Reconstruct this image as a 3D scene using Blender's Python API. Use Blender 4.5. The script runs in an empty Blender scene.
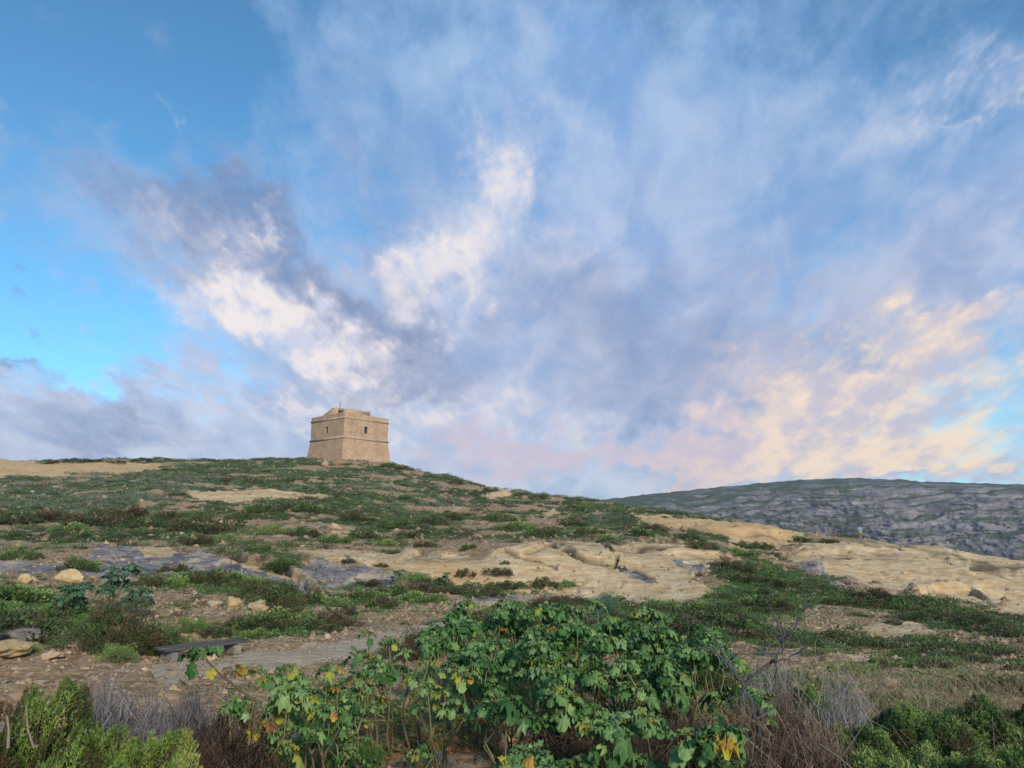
import bpy, math, numpy as np
from mathutils import Vector
R = math.radians
C = bpy.context.scene.collection
sc = bpy.context.scene
rng = np.random.default_rng(7)

# ------------------------------------------------------------------ camera
F = 745.0; PITCH = R(12.2); CAMZ = 1.6
cam = bpy.data.objects.new('camera', bpy.data.cameras.new('camera'))
C.objects.link(cam)
cam.location = (0, 0, CAMZ)
cam.rotation_euler = (math.pi/2 + PITCH, 0, 0)
cam.data.sensor_width = 36; cam.data.lens = 36*F/1024
cam.data.clip_start = 0.1; cam.data.clip_end = 20000
sc.camera = cam
cP, sP = math.cos(PITCH), math.sin(PITCH)

def pix_dir(u, v):
    dx = (u-512)/F; dz = (384-v)/F
    return np.array([dx, cP-dz*sP, sP+dz*cP])
def project(x, y, z):
    z = z-CAMZ; dep = y*cP+z*sP
    return 512+F*x/dep, 384-F*(-y*sP+z*cP)/dep
def tan_for(A, v):
    k = (384-v)/F; c = np.cos(A)
    return c*(k*cP+sP)/(cP-k*sP)

# ------------------------------------------------------------------ node helper
def lin(r, g=None, b=None):
    if g is None: r, g, b = r
    f = lambda c: (c/255/12.92) if c/255 <= .04045 else ((c/255+.055)/1.055)**2.4
    return (f(r), f(g), f(b), 1)
class NT:
    def __init__(s, t): s.t = t; s.n = t.nodes; s.l = t.links
    def put(s, inp, v):
        if v is None: return
        if hasattr(v, 'is_output') or isinstance(v, bpy.types.NodeSocket): s.l.new(v, inp)
        else: inp.default_value = v
    def m(s, op, a, b=None, c=None, clamp=False):
        n = s.n.new('ShaderNodeMath'); n.operation = op; n.use_clamp = clamp
        for i, v in enumerate((a, b, c)): s.put(n.inputs[i], v)
        return n.outputs[0]
    def v(s, op, a, b=None, sc_=None):
        n = s.n.new('ShaderNodeVectorMath'); n.operation = op
        s.put(n.inputs[0], a); s.put(n.inputs[1], b)
        if sc_ is not None: s.put(n.inputs['Scale'], sc_)
        return n.outputs['Value'] if op in ('LENGTH', 'DOT_PRODUCT', 'DISTANCE') else n.outputs[0]
    def comb(s, x, y, z):
        n = s.n.new('ShaderNodeCombineXYZ')
        for i, v in enumerate((x, y, z)): s.put(n.inputs[i], v)
        return n.outputs[0]
    def sep(s, v):
        n = s.n.new('ShaderNodeSeparateXYZ'); s.put(n.inputs[0], v); return n.outputs
    def noise(s, vec, scale, detail=4, rough=.55, dist=0, col=False):
        n = s.n.new('ShaderNodeTexNoise'); s.put(n.inputs['Vector'], vec)
        n.inputs['Scale'].default_value = scale; n.inputs['Detail'].default_value = detail
        n.inputs['Roughness'].default_value = rough; n.inputs['Distortion'].default_value = dist
        return n.outputs['Color'] if col else n.outputs['Fac']
    def mix(s, f, a, b, blend='MIX'):
        n = s.n.new('ShaderNodeMix'); n.data_type = 'RGBA'; n.blend_type = blend
        s.put(n.inputs[0], f); s.put(n.inputs[6], a); s.put(n.inputs[7], b); return n.outputs[2]
    def ss(s, x, lo, hi, a=0., b=1.):
        n = s.n.new('ShaderNodeMapRange'); n.interpolation_type = 'SMOOTHSTEP'
        s.put(n.inputs[0], x); s.put(n.inputs[1], lo); s.put(n.inputs[2], hi); s.put(n.inputs[3], a); s.put(n.inputs[4], b)
        return n.outputs[0]
    def attr(s, name, obj=False):
        n = s.n.new('ShaderNodeAttribute'); n.attribute_name = name
        return n.outputs['Fac']
    def ramp(s, f, stops):
        n = s.n.new('ShaderNodeValToRGB'); e = n.color_ramp.elements
        while len(e) < len(stops): e.new(.5)
        for el, (p, c) in zip(e, stops): el.position = p; el.color = c if len(c) == 4 else (*c, 1)
        s.put(n.inputs[0], f); return n.outputs[0]

# ------------------------------------------------------------------ world
SUN_AZ, SUN_EL = 158., 24.      # degrees clockwise from the view direction (+Y)
w = bpy.data.worlds.new("World"); sc.world = w; w.use_nodes = True
t = NT(w.node_tree); bg = t.n['Background']
sky = t.n.new('ShaderNodeTexSky'); sky.sky_type = 'NISHITA'; sky.sun_disc = False
sky.sun_elevation = R(SUN_EL); sky.sun_rotation = R(SUN_AZ); sky.air_density = 1.0; sky.dust_density = .3; sky.ozone_density = 2.0
geo = t.n.new('ShaderNodeTexCoord'); D = geo.outputs['Generated']
D = t.v('NORMALIZE', D)
x, y, z = t.sep(D)
azd = t.m('MULTIPLY', t.m('ARCTAN2', x, y), 180/math.pi)
eld = t.m('MULTIPLY', t.m('ARCSINE', z), 180/math.pi)
# cloud-deck plane coordinates: detail shrinks and flattens towards the horizon
zz = t.m('ADD', t.m('MAXIMUM', z, 0), .22)
P = t.comb(t.m('DIVIDE', x, zz), t.m('DIVIDE', y, zz), 0.0)
P3 = t.v('ADD', t.v('MULTIPLY', P, (1.35, .74, 1)), t.v('SCALE', D, sc_=1.0))
wn = t.noise(P3, 1.6, 3, .55, col=True)
wn2 = t.noise(P3, 6.5, 4, .6, col=True)
wv = t.v('ADD', t.v('SCALE', t.v('SUBTRACT', wn, (.5,.5,.5)), sc_=13.), t.v('SCALE', t.v('SUBTRACT', wn2, (.5,.5,.5)), sc_=9.))
AE = t.v('ADD', t.comb(azd, eld, 0.), wv)
n_big = t.noise(P3, 2.3, 6, .6, .3)
n_mid = t.noise(P3, 6.0, 6, .62, .4)
n_fine = t.noise(t.v('MULTIPLY', P3, (1, 1, 1)), 15., 5, .62, .3)
nz = t.m('ADD', t.m('ADD', t.m('MULTIPLY', n_big, .45), t.m('MULTIPLY', n_mid, .38)), t.m('MULTIPLY', n_fine, .17))
nz = t.m('SUBTRACT', nz, .5)
def blobs(lst):
    tot = None
    for (u, v, ru, rv, rot, amp) in lst:
        d = pix_dir(u, v); d /= np.linalg.norm(d)
        a0 = math.degrees(math.atan2(d[0], d[1])); e0 = math.degrees(math.asin(d[2]))
        k = 1/13.0/(1+((u-512)/F)**2*.5)/max(.5, math.cos(R(e0))); k2 = 1/13.0/(1+((384-v)/F)**2*.5)
        mp = t.n.new('ShaderNodeMapping'); mp.vector_type = 'TEXTURE'; t.l.new(AE, mp.inputs['Vector'])
        mp.inputs['Location'].default_value = (a0, e0, 0); mp.inputs['Rotation'].default_value = (0, 0, R(rot)); mp.inputs['Scale'].default_value = (ru*k*2.4, rv*k2*2.4, 1e3)
        g = t.n.new('ShaderNodeTexGradient'); g.gradient_type = 'QUADRATIC_SPHERE'; t.l.new(mp.outputs[0], g.inputs[0])
        tot = t.m('MULTIPLY', g.outputs['Fac'], amp) if tot is None else t.m('MULTIPLY_ADD', g.outputs['Fac'], amp, tot)
    return tot
# (u, v, radius along, radius across, tilt anticlockwise, weight)
VEIL = [(200,455,300,26,0,.5),(560,492,200,16,0,.8),(560,480,260,26,0,.9),(380,440,200,20,0,.6),(560,60,330,130,-10,.62),(620,200,330,140,-25,.75),(450,330,330,130,-10,.85),(640,400,330,90,0,.85),(250,270,190,110,-25,.7),
        (60,420,190,40,-5,.8),(960,230,90,70,0,.65),(1000,120,80,110,0,.35),(800,360,170,90,0,.7),(100,140,150,60,-35,.22),(300,440,300,40,0,.7),
        (850,470,260,22,0,.7),(340,90,110,120,-50,.35),(790,120,120,160,-30,.3),(0,350,70,18,-25,.7)]
HOLE = [(985,425,50,40,0,.5),(90,330,140,60,0,.6),(250,140,130,45,-50,.6),(120,60,260,90,0,.75),(800,260,60,50,0,.3),(850,250,90,30,25,.35),(960,430,75,70,0,.65),(470,20,60,20,0,.2),(770,90,90,40,-35,.3),(365,215,28,16,0,.55),(930,20,90,30,0,.3)]
DARK = [(230,245,120,38,-22,.8),(330,290,120,36,-32,.95),(400,325,60,28,-10,.75),(385,150,95,48,-60,.55),(110,432,120,26,-4,.75),(20,345,50,12,-25,.9),
        (360,382,75,20,0,.8),(640,340,150,45,-8,.45),(640,395,120,38,0,.5),(740,420,90,28,-10,.3),(960,250,75,50,0,.35),(200,210,110,16,-20,.5),
        (560,300,100,45,0,.35),(700,300,120,40,0,.3),(790,330,70,30,0,.35),(560,90,160,50,-15,.2),(780,160,90,60,-40,.15),(230,280,130,14,-5,.4)]
BRIGHT = [(262,318,80,28,-15,1.1),(330,345,48,22,-15,.8),(450,245,44,34,35,.95),(487,190,24,38,20,.75),(540,170,40,60,25,.2),(410,265,40,15,20,.4),(560,250,50,30,20,.25),(250,250,32,13,-10,.75),(200,300,40,18,0,.4),
          (430,290,50,18,10,.5),(185,122,22,9,-20,.4),(905,90,22,16,30,.5),(1012,50,20,12,20,.5),(965,68,12,7,0,.5),(1010,290,30,18,0,.8),(175,205,50,14,-10,.35),
          (300,415,90,14,0,.5),(450,425,140,24,0,.55),(420,400,90,20,0,.2),(500,300,60,40,0,.2),(600,430,80,14,0,.3),(520,120,60,20,40,.2),(610,100,60,18,30,.2),(100,370,26,8,-20,.5),(340,330,190,70,0,.22),(300,300,110,40,-20,.2)]
WARM = [(880,352,110,34,5,1.15),(855,398,90,38,0,1.25),(950,325,50,13,5,.8),(985,378,32,15,-5,.95),(850,440,120,24,0,1.0),(930,462,55,9,8,.9),(700,440,100,14,0,.5),
        (700,466,200,18,0,.75),(520,462,170,24,0,.6),(800,330,60,20,0,.35),(1010,290,30,16,0,.4),(1000,468,40,6,0,.5)]
low = t.m('MULTIPLY', t.ss(eld, 2., 10., 1.1, 0.), t.ss(azd, 18., 32., 1., .25))
veil = t.ss(t.m('ADD', t.m('ADD', t.m('SUBTRACT', blobs(VEIL), blobs(HOLE)), low), t.m('MULTIPLY', nz, 2.7)), .0, 1.2)
dark = t.ss(t.m('ADD', blobs(DARK), t.m('MULTIPLY', nz, 1.3)), .0, 1.15)
bright = t.ss(t.m('ADD', blobs(BRIGHT), t.m('MULTIPLY', nz, 2.0)), .05, 1.35)
warm = t.ss(t.m('ADD', blobs(WARM), t.m('MULTIPLY', nz, 1.1)), .02, 1.15)
base = t.mix(1.0, t.v('SCALE', sky.outputs[0], sc_=.132), (.58, 1.04, 1.18, 1), 'MULTIPLY')
lowf = t.ss(eld, 3., 40.)
veilc = t.mix(t.ss(t.noise(P3, 3.6, 6, .58, .5), .30, .70), t.mix(lowf, lin(158,168,198), lin(122,162,212)), t.mix(lowf, lin(198,194,210), lin(166,192,224)))
warmth = t.ss(azd, -30., 35.)
darkc = t.mix(t.ss(n_mid, .32, .68), t.mix(lowf, lin(112,124,158), lin(104,132,174)), t.mix(lowf, lin(134,143,174), lin(122,150,190)))
brightc = t.mix(t.ss(n_mid, .38, .6), lin(200,202,220), lin(236,226,222))
warmc = t.mix(t.ss(azd, 5., 24.), lin(205,186,198), t.mix(t.ss(t.noise(P3, 4., 5, .6), .38, .62), lin(190,186,200), lin(240,217,192)))
col = t.mix(t.m('MULTIPLY', veil, .88), base, veilc)
col = t.mix(t.m('MULTIPLY', dark, .78), col, darkc)
col = t.mix(t.m('MULTIPLY', bright, .9), col, brightc)
col = t.mix(t.m('MULTIPLY', warm, .92), col, warmc)
t.l.new(col, bg.inputs[0]); bg.inputs[1].default_value = 1.0
w.cycles.sampling_method = 'MANUAL'; w.cycles.sample_map_resolution = 512

sun = bpy.data.objects.new('sun', bpy.data.lights.new('sun', 'SUN')); C.objects.link(sun)
sun.data.energy = 3.7; sun.data.angle = R(9); sun.data.color = (1, .86, .68)
sd = Vector((math.sin(R(SUN_AZ))*math.cos(R(SUN_EL)), math.cos(R(SUN_AZ))*math.cos(R(SUN_EL)), math.sin(R(SUN_EL))))
sun.rotation_euler = sd.to_track_quat('Z', 'Y').to_euler()
vs = sc.view_settings; vs.view_transform = 'Standard'; vs.look = 'None'; vs.exposure = .22; vs.gamma = 1
sc.cycles.max_bounces = 3; sc.cycles.transparent_max_bounces = 6; sc.cycles.volume_bounces = 0
sc.cycles.use_denoising = True

# ------------------------------------------------------------------ numpy noise and mesh helpers
_perm = np.random.default_rng(3).permutation(256); _perm = np.concatenate([_perm, _perm, _perm])
_g3 = np.random.default_rng(4).normal(size=(256, 3)); _g3 /= np.linalg.norm(_g3, axis=1)[:, None]
def perlin(x, y, z=None):
    if z is None: z = np.zeros_like(x)+.37
    x, y, z = np.broadcast_arrays(x, y, z)
    xi, yi, zi = np.floor(x).astype(int), np.floor(y).astype(int), np.floor(z).astype(int)
    xf, yf, zf = x-xi, y-yi, z-zi
    xi &= 255; yi &= 255; zi &= 255
    f = lambda a: a*a*a*(a*(a*6-15)+10)
    ux, uy, uz = f(xf), f(yf), f(zf)
    def g(a, b, c):
        h = _perm[_perm[_perm[(xi+a) & 255]+((yi+b) & 255)]+((zi+c) & 255)]
        G = _g3[h]
        return G[..., 0]*(xf-a)+G[..., 1]*(yf-b)+G[..., 2]*(zf-c)
    L = lambda a, b, t_: a+(b-a)*t_
    return L(L(L(g(0,0,0), g(1,0,0), ux), L(g(0,1,0), g(1,1,0), ux), uy), L(L(g(0,0,1), g(1,0,1), ux), L(g(0,1,1), g(1,1,1), ux), uy), uz)*1.6
def fbm(x, y, z=None, o=4, gain=.5):
    s = 0; a = 1; f = 1
    for i in range(o):
        s = s+a*perlin(x*f+i*17.3, y*f-i*9.1, None if z is None else z*f+i*5.7); a *= gain; f *= 2.03
    return s
def sstep(x, a, b):
    q = np.clip((x-a)/(b-a), 0, 1); return q*q*(3-2*q)
def mk(name, V, Fs, mat=None, parent=None, attrs=None, smooth=False, mats=None, midx=None):
    """V (n,3); Fs: one int array (m,k) or a list of them; attrs: {name: per-vertex float}"""
    if not isinstance(Fs, list): Fs = [Fs]
    me = bpy.data.meshes.new(name)
    V = np.asarray(V, dtype=np.float32); me.vertices.add(len(V)); me.vertices.foreach_set('co', V.ravel())
    tot = np.concatenate([np.full(len(f), f.shape[1]) for f in Fs]).astype(np.int32)
    loops = np.concatenate([f.ravel() for f in Fs]).astype(np.int32)
    me.loops.add(len(loops)); me.loops.foreach_set('vertex_index', loops)
    me.polygons.add(len(tot)); me.polygons.foreach_set('loop_start', np.concatenate([[0], np.cumsum(tot)[:-1]]).astype(np.int32))
    me.polygons.foreach_set('loop_total', tot)
    if smooth: me.polygons.foreach_set('use_smooth', np.ones(len(tot), bool))
    for k, a in (attrs or {}).items():
        at_ = me.attributes.new(k, 'FLOAT', 'POINT'); at_.data.foreach_set('value', np.asarray(a, dtype=np.float32))
    for m_ in (mats or ([mat] if mat else [])): me.materials.append(m_)
    if midx is not None: me.polygons.foreach_set('material_index', np.asarray(midx, np.int32))
    me.update(calc_edges=True); me.validate()
    o = bpy.data.objects.new(name, me); C.objects.link(o)
    if parent: o.parent = parent
    return o
def tag(o, label=None, cat=None, group=None, kind=None):
    if label: o['label'] = label
    if cat: o['category'] = cat
    if group: o['group'] = group
    if kind: o['kind'] = kind
    return o
def empty(name, loc, rz=0, scale=1):
    o = bpy.data.objects.new(name, None); C.objects.link(o); o.location = loc; o.rotation_euler = (0, 0, rz); o.scale = (scale,)*3
    o.empty_display_size = .2
    return o
def copy_tree(o, parent=None):
    c = o.copy(); C.objects.link(c); c.parent = parent
    for ch in o.children: copy_tree(ch, c)
    return c
def material(name, rough=.9):
    m = bpy.data.materials.new(name); m.use_nodes = True
    n = NT(m.node_tree); b = n.n['Principled BSDF']; b.inputs['Roughness'].default_value = rough
    b.inputs['Specular IOR Level'].default_value = .25
    return m, n, b
def bump(n, b, h, dist=.02, strength=1.):
    k = n.n.new('ShaderNodeBump'); k.inputs['Distance'].default_value = dist; k.inputs['Strength'].default_value = strength
    n.l.new(h, k.inputs['Height']); n.l.new(k.outputs[0], b.inputs['Normal'])

# ------------------------------------------------------------------ terrain
# per picture column: (distance, picture row the ground reaches there); before 8 m the ground is level
COLS = {
 0:   [(13,652),(18,622),(24,600),(30,584),(38,563),(48,548),(60,530),(85,505),(110,488),(140,476),(165,467),(185,461),(192,463)],
 100: [(12,665),(16,632),(22,604),(30,583),(38,563),(48,548),(60,528),(85,503),(110,487),(140,475),(165,466),(190,459),(196,461)],
 200: [(12,668),(16,634),(22,608),(30,586),(38,566),(44,553),(50,546),(62,528),(85,503),(110,488),(140,475),(170,464),(190,460),(196,461)],
 300: [(11,676),(15,637),(20,612),(28,592),(36,570),(39,552),(46,546),(62,526),(85,503),(110,490),(140,474),(165,461),(175,459),(195,459)],
 345: [(11,676),(15,638),(20,616),(28,596),(35,577),(38,556),(46,549),(62,528),(90,501),(115,487),(140,473),(165,460.5),(172,459.5),(195,459)],
 390: [(11,676),(15,642),(20,618),(28,598),(36,580),(39,560),(47,551),(62,531),(90,505),(115,490),(140,478),(160,467),(172,464),(185,464)],
 450: [(11,676),(16,640),(22,616),(29,600),(36,588),(38.5,560),(46,551),(62,533),(90,510),(115,496),(140,484),(158,476),(165,475)],
 520: [(11,676),(16,640),(22,616),(29,602),(36,592),(41,548),(48,543),(62,532),(90,513),(115,501),(140,491),(145,490.5)],
 600: [(11,676),(16,640),(22,618),(30,602),(36,598),(42,555),(46,547),(62,533),(88,516),(110,505),(128,500),(132,501)],
 660: [(11,676),(16,642),(22,620),(30,607),(35,602),(42,568),(46,549),(62,537),(80,523),(98,514),(112,510),(116,511)],
 720: [(11,676),(16,645),(22,625),(30,610),(35,600),(41,572),(46,558),(58,546),(72,535),(80,525),(100,519),(104,520)],
 780: [(11,678),(16,650),(22,632),(28,618),(36,602),(45,584),(55,565),(66,548),(76,540),(82,531),(94,529),(98,530)],
 850: [(11,680),(16,655),(22,638),(30,620),(40,602),(48,584),(53,576),(62,556),(72,548),(78,542.5),(84,542)],
 930: [(11,680),(16,656),(22,640),(30,625),(40,612),(50,598),(55,594),(66,562),(74,556),(78,551),(82,551)],
 1024:[(11,682),(16,660),(22,645),(30,632),(42,622),(54,611),(58,606),(68,574),(74,568),(78,563),(82,563)],
 1180:[(11,685),(16,665),(22,652),(30,642),(42,634),(54,624),(62,616),(70,600),(78,596),(84,594)],
}
NR, NA = 720, 1500
dr = np.concatenate([np.geomspace(.4, 8, 90, endpoint=False), np.geomspace(8, 260, NR-150), np.geomspace(262, 520, 60)]); NR = len(dr)
ldr = np.log(dr)
fa = np.radians(np.linspace(-40, 40, 1150))
sidea = np.concatenate([np.radians(np.linspace(40.3, 90, 90)), np.radians(np.linspace(91, 180, 50))])
az = np.concatenate([-sidea[::-1], fa, sidea]); NA = len(az)
colA, colZ, colS = [], [], []
for u, lst in sorted(COLS.items()):
    d0 = pix_dir(u, 545); A = math.atan2(d0[0], d0[1])
    ds = [.4, 4, 8]; zs = [0, 0, -.02]
    for d, v in lst: ds.append(d); zs.append(CAMZ+d*float(tan_for(A, v)))
    dl, zl = ds[-1], zs[-1]
    for k in (1.08, 1.25, 1.6, 2.2, 3.5, 12):
        ds.append(dl*k); zs.append(max(-25, zl-(k-1.04)*(k-1.04)*dl*.35-(k-1)*dl*.10))
    colA.append(A); colZ.append(np.interp(ldr, np.log(ds), zs)); colS.append(dl)
colA = [-math.pi, R(-75)]+colA+[R(75), math.pi]
flat = np.interp(ldr, np.log([.4, 20, 100, 500]), [0, 0, -2, -25])
colZ = [flat, colZ[0]]+colZ+[colZ[-1], flat]; colZ = np.array(colZ)
Z = np.stack([np.interp(az, colA, colZ[:, j]) for j in range(NR)], axis=0)          # (NR, NA)
def blur(Zm, axis, r):
    k = np.exp(-np.linspace(-2, 2, 2*r+1)**2); k /= k.sum()
    pad = [(0, 0), (0, 0)]; pad[axis] = (r, r)
    Zp = np.pad(Zm, pad, mode='edge'); out = 0
    n_ = Zm.shape[axis]
    for i, kk in enumerate(k): out = out+kk*np.take(Zp, np.arange(i, i+n_), axis=axis)
    return out
Z = blur(blur(Z, 1, 26), 0, 4)
DD, AA = np.meshgrid(dr, az, indexing='ij')
X = DD*np.sin(AA); Y = DD*np.cos(AA)
front = np.abs(AA) < R(60)
Uu, Vv = project(X, Y, Z); Uu = np.where(front & (DD > 2), Uu, -5000); Vv = np.where(front & (DD > 2), Vv, 5000)

def inpoly(px, py, poly):
    r = np.zeros(px.shape, bool); j = len(poly)-1
    for i in range(len(poly)):
        xi, yi = poly[i]; xj, yj = poly[j]
        c = ((yi > py) != (yj > py)) & (px < (xj-xi)*(py-yi)/((yj-yi) or 1e-9)+xi)
        r ^= c; j = i
    return r
wob1 = fbm(X/3, Y/3, o=3)*5; wob2 = fbm(X/3+50, Y/3+20, o=3)*2.2
def mask(polys, wob=1.):
    m_ = np.zeros(X.shape)
    for p in polys: m_ = np.maximum(m_, inpoly(Uu+wob1*wob, Vv+wob2*wob, p).astype(float))
    return blur(blur(m_, 1, 3), 0, 2)
SAND = [
 [(432,574),(440,556),(500,550),(545,543),(600,545),(690,548),(735,560),(700,572),(690,580),(728,595),(700,606),(610,610),(575,602),(560,594),(480,592),(430,584)],
 [(296,550),(380,550),(442,554),(438,574),(395,572),(330,562)], [(460,600),(560,594),(640,606),(700,612),(730,622),(640,622),(540,612),(460,606)],
 [(772,548),(830,545),(905,546),(1024,560),(1100,570),(1100,640),(1024,617),(985,607),(930,596),(870,588),(850,577),(800,560)],
 [(632,515),(700,521),(785,527),(803,532),(800,545),(745,541),(700,532),(640,524)], [(-60,455),(35,461),(160,462),(160,470),(60,475),(-60,479)],
 [(182,492),(240,489),(330,494),(325,499),(250,502),(200,500)], [(478,495),(500,488),(515,493),(490,502)], [(225,555),(262,562),(300,575),(345,602),(350,613),(332,615),(296,588),(240,566)],
  [(720,640),(800,632),(890,640),(880,650),(800,655),(730,648)], [(130,550),(170,548),(190,558),(150,568)], [(330,528),(380,533),(380,538),(330,534)],
 [(855,630),(905,622),(945,634),(880,637)], [(840,650),(880,646),(895,655),(860,664)], [(540,512),(556,508),(560,514),(545,517)]]
GREY = [[(-40,556),(60,562),(108,546),(150,556),(175,556),(200,550),(262,570),(305,583),(330,600),(310,606),(240,582),(170,573),(120,582),(60,571),(-40,572)],
 [(318,560),(375,568),(400,580),(385,590),(330,592),(296,574)], [(668,556),(700,558),(708,572),(692,576)], [(790,556),(815,560),(850,584),(838,590),(805,572)], [(620,564),(640,570),(662,588),(650,586),(618,572)],
 [(450,594),(560,594),(540,600),(450,602)], [(-20,626),(30,624),(50,636),(30,650),(-20,654)]]
PATH = [[(150,672),(250,655),(330,641),(400,628),(470,612),(482,617),(400,640),(340,660),(260,676),(160,690)]]
GRASS = [[(-60,608),(60,606),(75,626),(40,634),(-60,632)],[(175,578),(260,578),(262,592),(200,592)],[(440,672),(540,672),(545,712),(450,708)],[(290,700),(370,698),(360,730),(290,728)],
 [(200,760),(380,752),(380,800),(200,800)],[(735,565),(830,568),(840,600),(760,612),(700,600)],[(690,600),(800,605),(800,625),(720,618)]]
# band of low scrub that follows the foot of the right slab, and other scrubby patches
SCRUB = [[(705,566),(765,560),(800,566),(850,590),(925,600),(985,612),(1060,626),(1060,642),(985,634),(930,630),(880,612),(850,604),(800,604),(745,606),(735,590)],
 [(320,590),(400,575),(470,585),(480,597),(420,604),(320,608)],[(480,586),(545,578),(580,586),(560,590),(500,595)],[(135,566),(200,568),(290,585),(300,612),(270,606),(230,586),(135,584)],[(770,560),(840,540),(1060,560)][0:0] or [(230,545),(300,556),(310,575),(260,564)],
 [(740,658),(900,656),(1060,652),(1060,730),(770,725)],[(-20,604),(70,598),(130,640),(200,636),(200,650),(60,652),(-20,640)],[(180,628),(300,622),(330,632),(220,640)],[(420,620),(560,600),(720,610),(760,640),(700,660),(420,650)],
 [(730,630),(900,640),(1060,650),(1060,700),(800,700)],[(0,480),(160,474),(200,540),(0,545)],[(640,600),(760,604),(800,615),(700,614)]]
steps_ = 1
mS, mG, mP, mGr = mask(SAND), mask(GREY, 1.6), mask(PATH), mask(GRASS, 2.)
hillf = sstep(DD, 40, 70)*sstep(90-np.abs(AA)*57.3, 0, 20)
# bumps: small near the path, ledges and hummocks on the hillside
small = .035*fbm(X/.8, Y/.8, o=4)+.10*fbm(X/4, Y/4, o=3)*sstep(DD, 3, 14)
big = hillf*(.42*fbm(X/7, Y/7, o=4)+.12*fbm(X/1.6, Y/1.6, o=3))
rock = np.maximum(mS, mG)
strata = (np.abs(((Z+.5*fbm(X/9, Y/9, o=2))/.55) % 1-.5)*2)                   # bands with the height: eroded beds
Zr = -.10*sstep(strata, .72, 1.)+.32*fbm(X/9, Y/9, o=2)+.12*fbm(X/1.3, Y/1.3, o=5, gain=.6)-.25*sstep(np.abs(fbm(X/6+31, Y/6, o=3)), .07, 0.)
Z = Z+small+big+rock*sstep(DD, 18, 40)*Zr*(.3+.7*mG)
def seg_dist(pl):
    out = np.full(X.shape, 99.); uu, vv = Uu+wob1*.5, (Vv+wob2*.5)
    for (x0, y0), (x1, y1) in zip(pl, pl[1:]):
        L2 = (x1-x0)**2+(y1-y0)**2; tt = np.clip(((uu-x0)*(x1-x0)+(vv-y0)*(y1-y0))/L2, 0, 1)
        out = np.minimum(out, np.hypot(uu-x0-tt*(x1-x0), vv-y0-tt*(y1-y0)))
    return out
crack_shade = np.zeros(X.shape)
# rock fissures, their shade and plant growth painted dark, (points, half width in picture columns, depth)
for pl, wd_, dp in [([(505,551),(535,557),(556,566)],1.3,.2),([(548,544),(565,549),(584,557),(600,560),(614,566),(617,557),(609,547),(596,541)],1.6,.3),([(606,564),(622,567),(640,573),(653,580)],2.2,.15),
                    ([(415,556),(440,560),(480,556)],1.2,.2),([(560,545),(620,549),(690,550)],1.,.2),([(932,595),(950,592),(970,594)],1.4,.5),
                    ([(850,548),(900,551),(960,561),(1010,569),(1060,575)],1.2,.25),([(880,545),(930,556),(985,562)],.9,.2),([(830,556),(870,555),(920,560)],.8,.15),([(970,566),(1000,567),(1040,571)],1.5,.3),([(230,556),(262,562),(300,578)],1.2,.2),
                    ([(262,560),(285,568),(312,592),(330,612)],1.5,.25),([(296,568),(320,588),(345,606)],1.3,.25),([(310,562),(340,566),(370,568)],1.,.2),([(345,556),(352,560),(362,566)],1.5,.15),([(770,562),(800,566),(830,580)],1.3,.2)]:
    q = np.clip(1.4-seg_dist(pl)/wd_, 0, 1); q = q*sstep(fbm(X/2, Y/2, o=2), -.9, -.1); crack_shade = np.maximum(crack_shade, q*.85); Z = Z-q*dp
# rock lips: the ground steps down on the viewer's side of these lines
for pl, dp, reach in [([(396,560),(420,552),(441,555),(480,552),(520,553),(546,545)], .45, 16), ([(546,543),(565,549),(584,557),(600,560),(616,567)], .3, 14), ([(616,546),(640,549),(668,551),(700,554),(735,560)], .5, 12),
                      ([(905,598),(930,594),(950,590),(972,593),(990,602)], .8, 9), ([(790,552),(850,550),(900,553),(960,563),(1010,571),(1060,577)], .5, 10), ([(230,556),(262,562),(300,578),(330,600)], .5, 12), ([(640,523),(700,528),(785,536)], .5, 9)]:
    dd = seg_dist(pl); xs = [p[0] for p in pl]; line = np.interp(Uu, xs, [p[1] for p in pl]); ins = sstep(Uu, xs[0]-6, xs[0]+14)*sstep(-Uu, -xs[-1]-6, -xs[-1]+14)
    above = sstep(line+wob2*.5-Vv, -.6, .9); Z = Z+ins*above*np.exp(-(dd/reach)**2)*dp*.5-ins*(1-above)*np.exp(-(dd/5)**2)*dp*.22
    crack_shade = np.maximum(crack_shade, ins*.55*np.exp(-((Vv-line-wob2*.5-1.6)/1.1)**2)*sstep(fbm(X/1.5, Y/1.5, o=2), -.5, .3))  # dark line painted below each lip for the shadow under it
def ground_z(px, py):
    d = np.hypot(px, py); a = np.arctan2(px, py)
    fi = np.interp(d, dr, np.arange(NR)); fj = np.interp(a, az, np.arange(NA))
    i = np.clip(fi.astype(int), 0, NR-2); j = np.clip(fj.astype(int), 0, NA-2); fi = fi-i; fj = fj-j
    return (Z[i, j]*(1-fi)+Z[i+1, j]*fi)*(1-fj)+(Z[i, j+1]*(1-fi)+Z[i+1, j+1]*fi)*fj
def sample(M, px, py):
    d = np.hypot(px, py); a = np.arctan2(px, py)
    i = np.clip(np.interp(d, dr, np.arange(NR)).round().astype(int), 0, NR-1); j = np.clip(np.interp(a, az, np.arange(NA)).round().astype(int), 0, NA-1)
    return M[i, j]
def hit(u, v, dmin=2.):
    """where the line of sight through a picture point first meets the ground"""
    d = pix_dir(u, v); d = d/np.hypot(d[0], d[1])
    s = np.geomspace(dmin, 255, 5000)
    x_, y_, z_ = d[0]*s, d[1]*s, CAMZ+d[2]*s
    k = np.nonzero(ground_z(x_, y_) > z_)[0]
    i = k[0] if len(k) else len(s)-1
    return np.array([x_[i], y_[i], float(ground_z(x_[i], y_[i]))])
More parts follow.
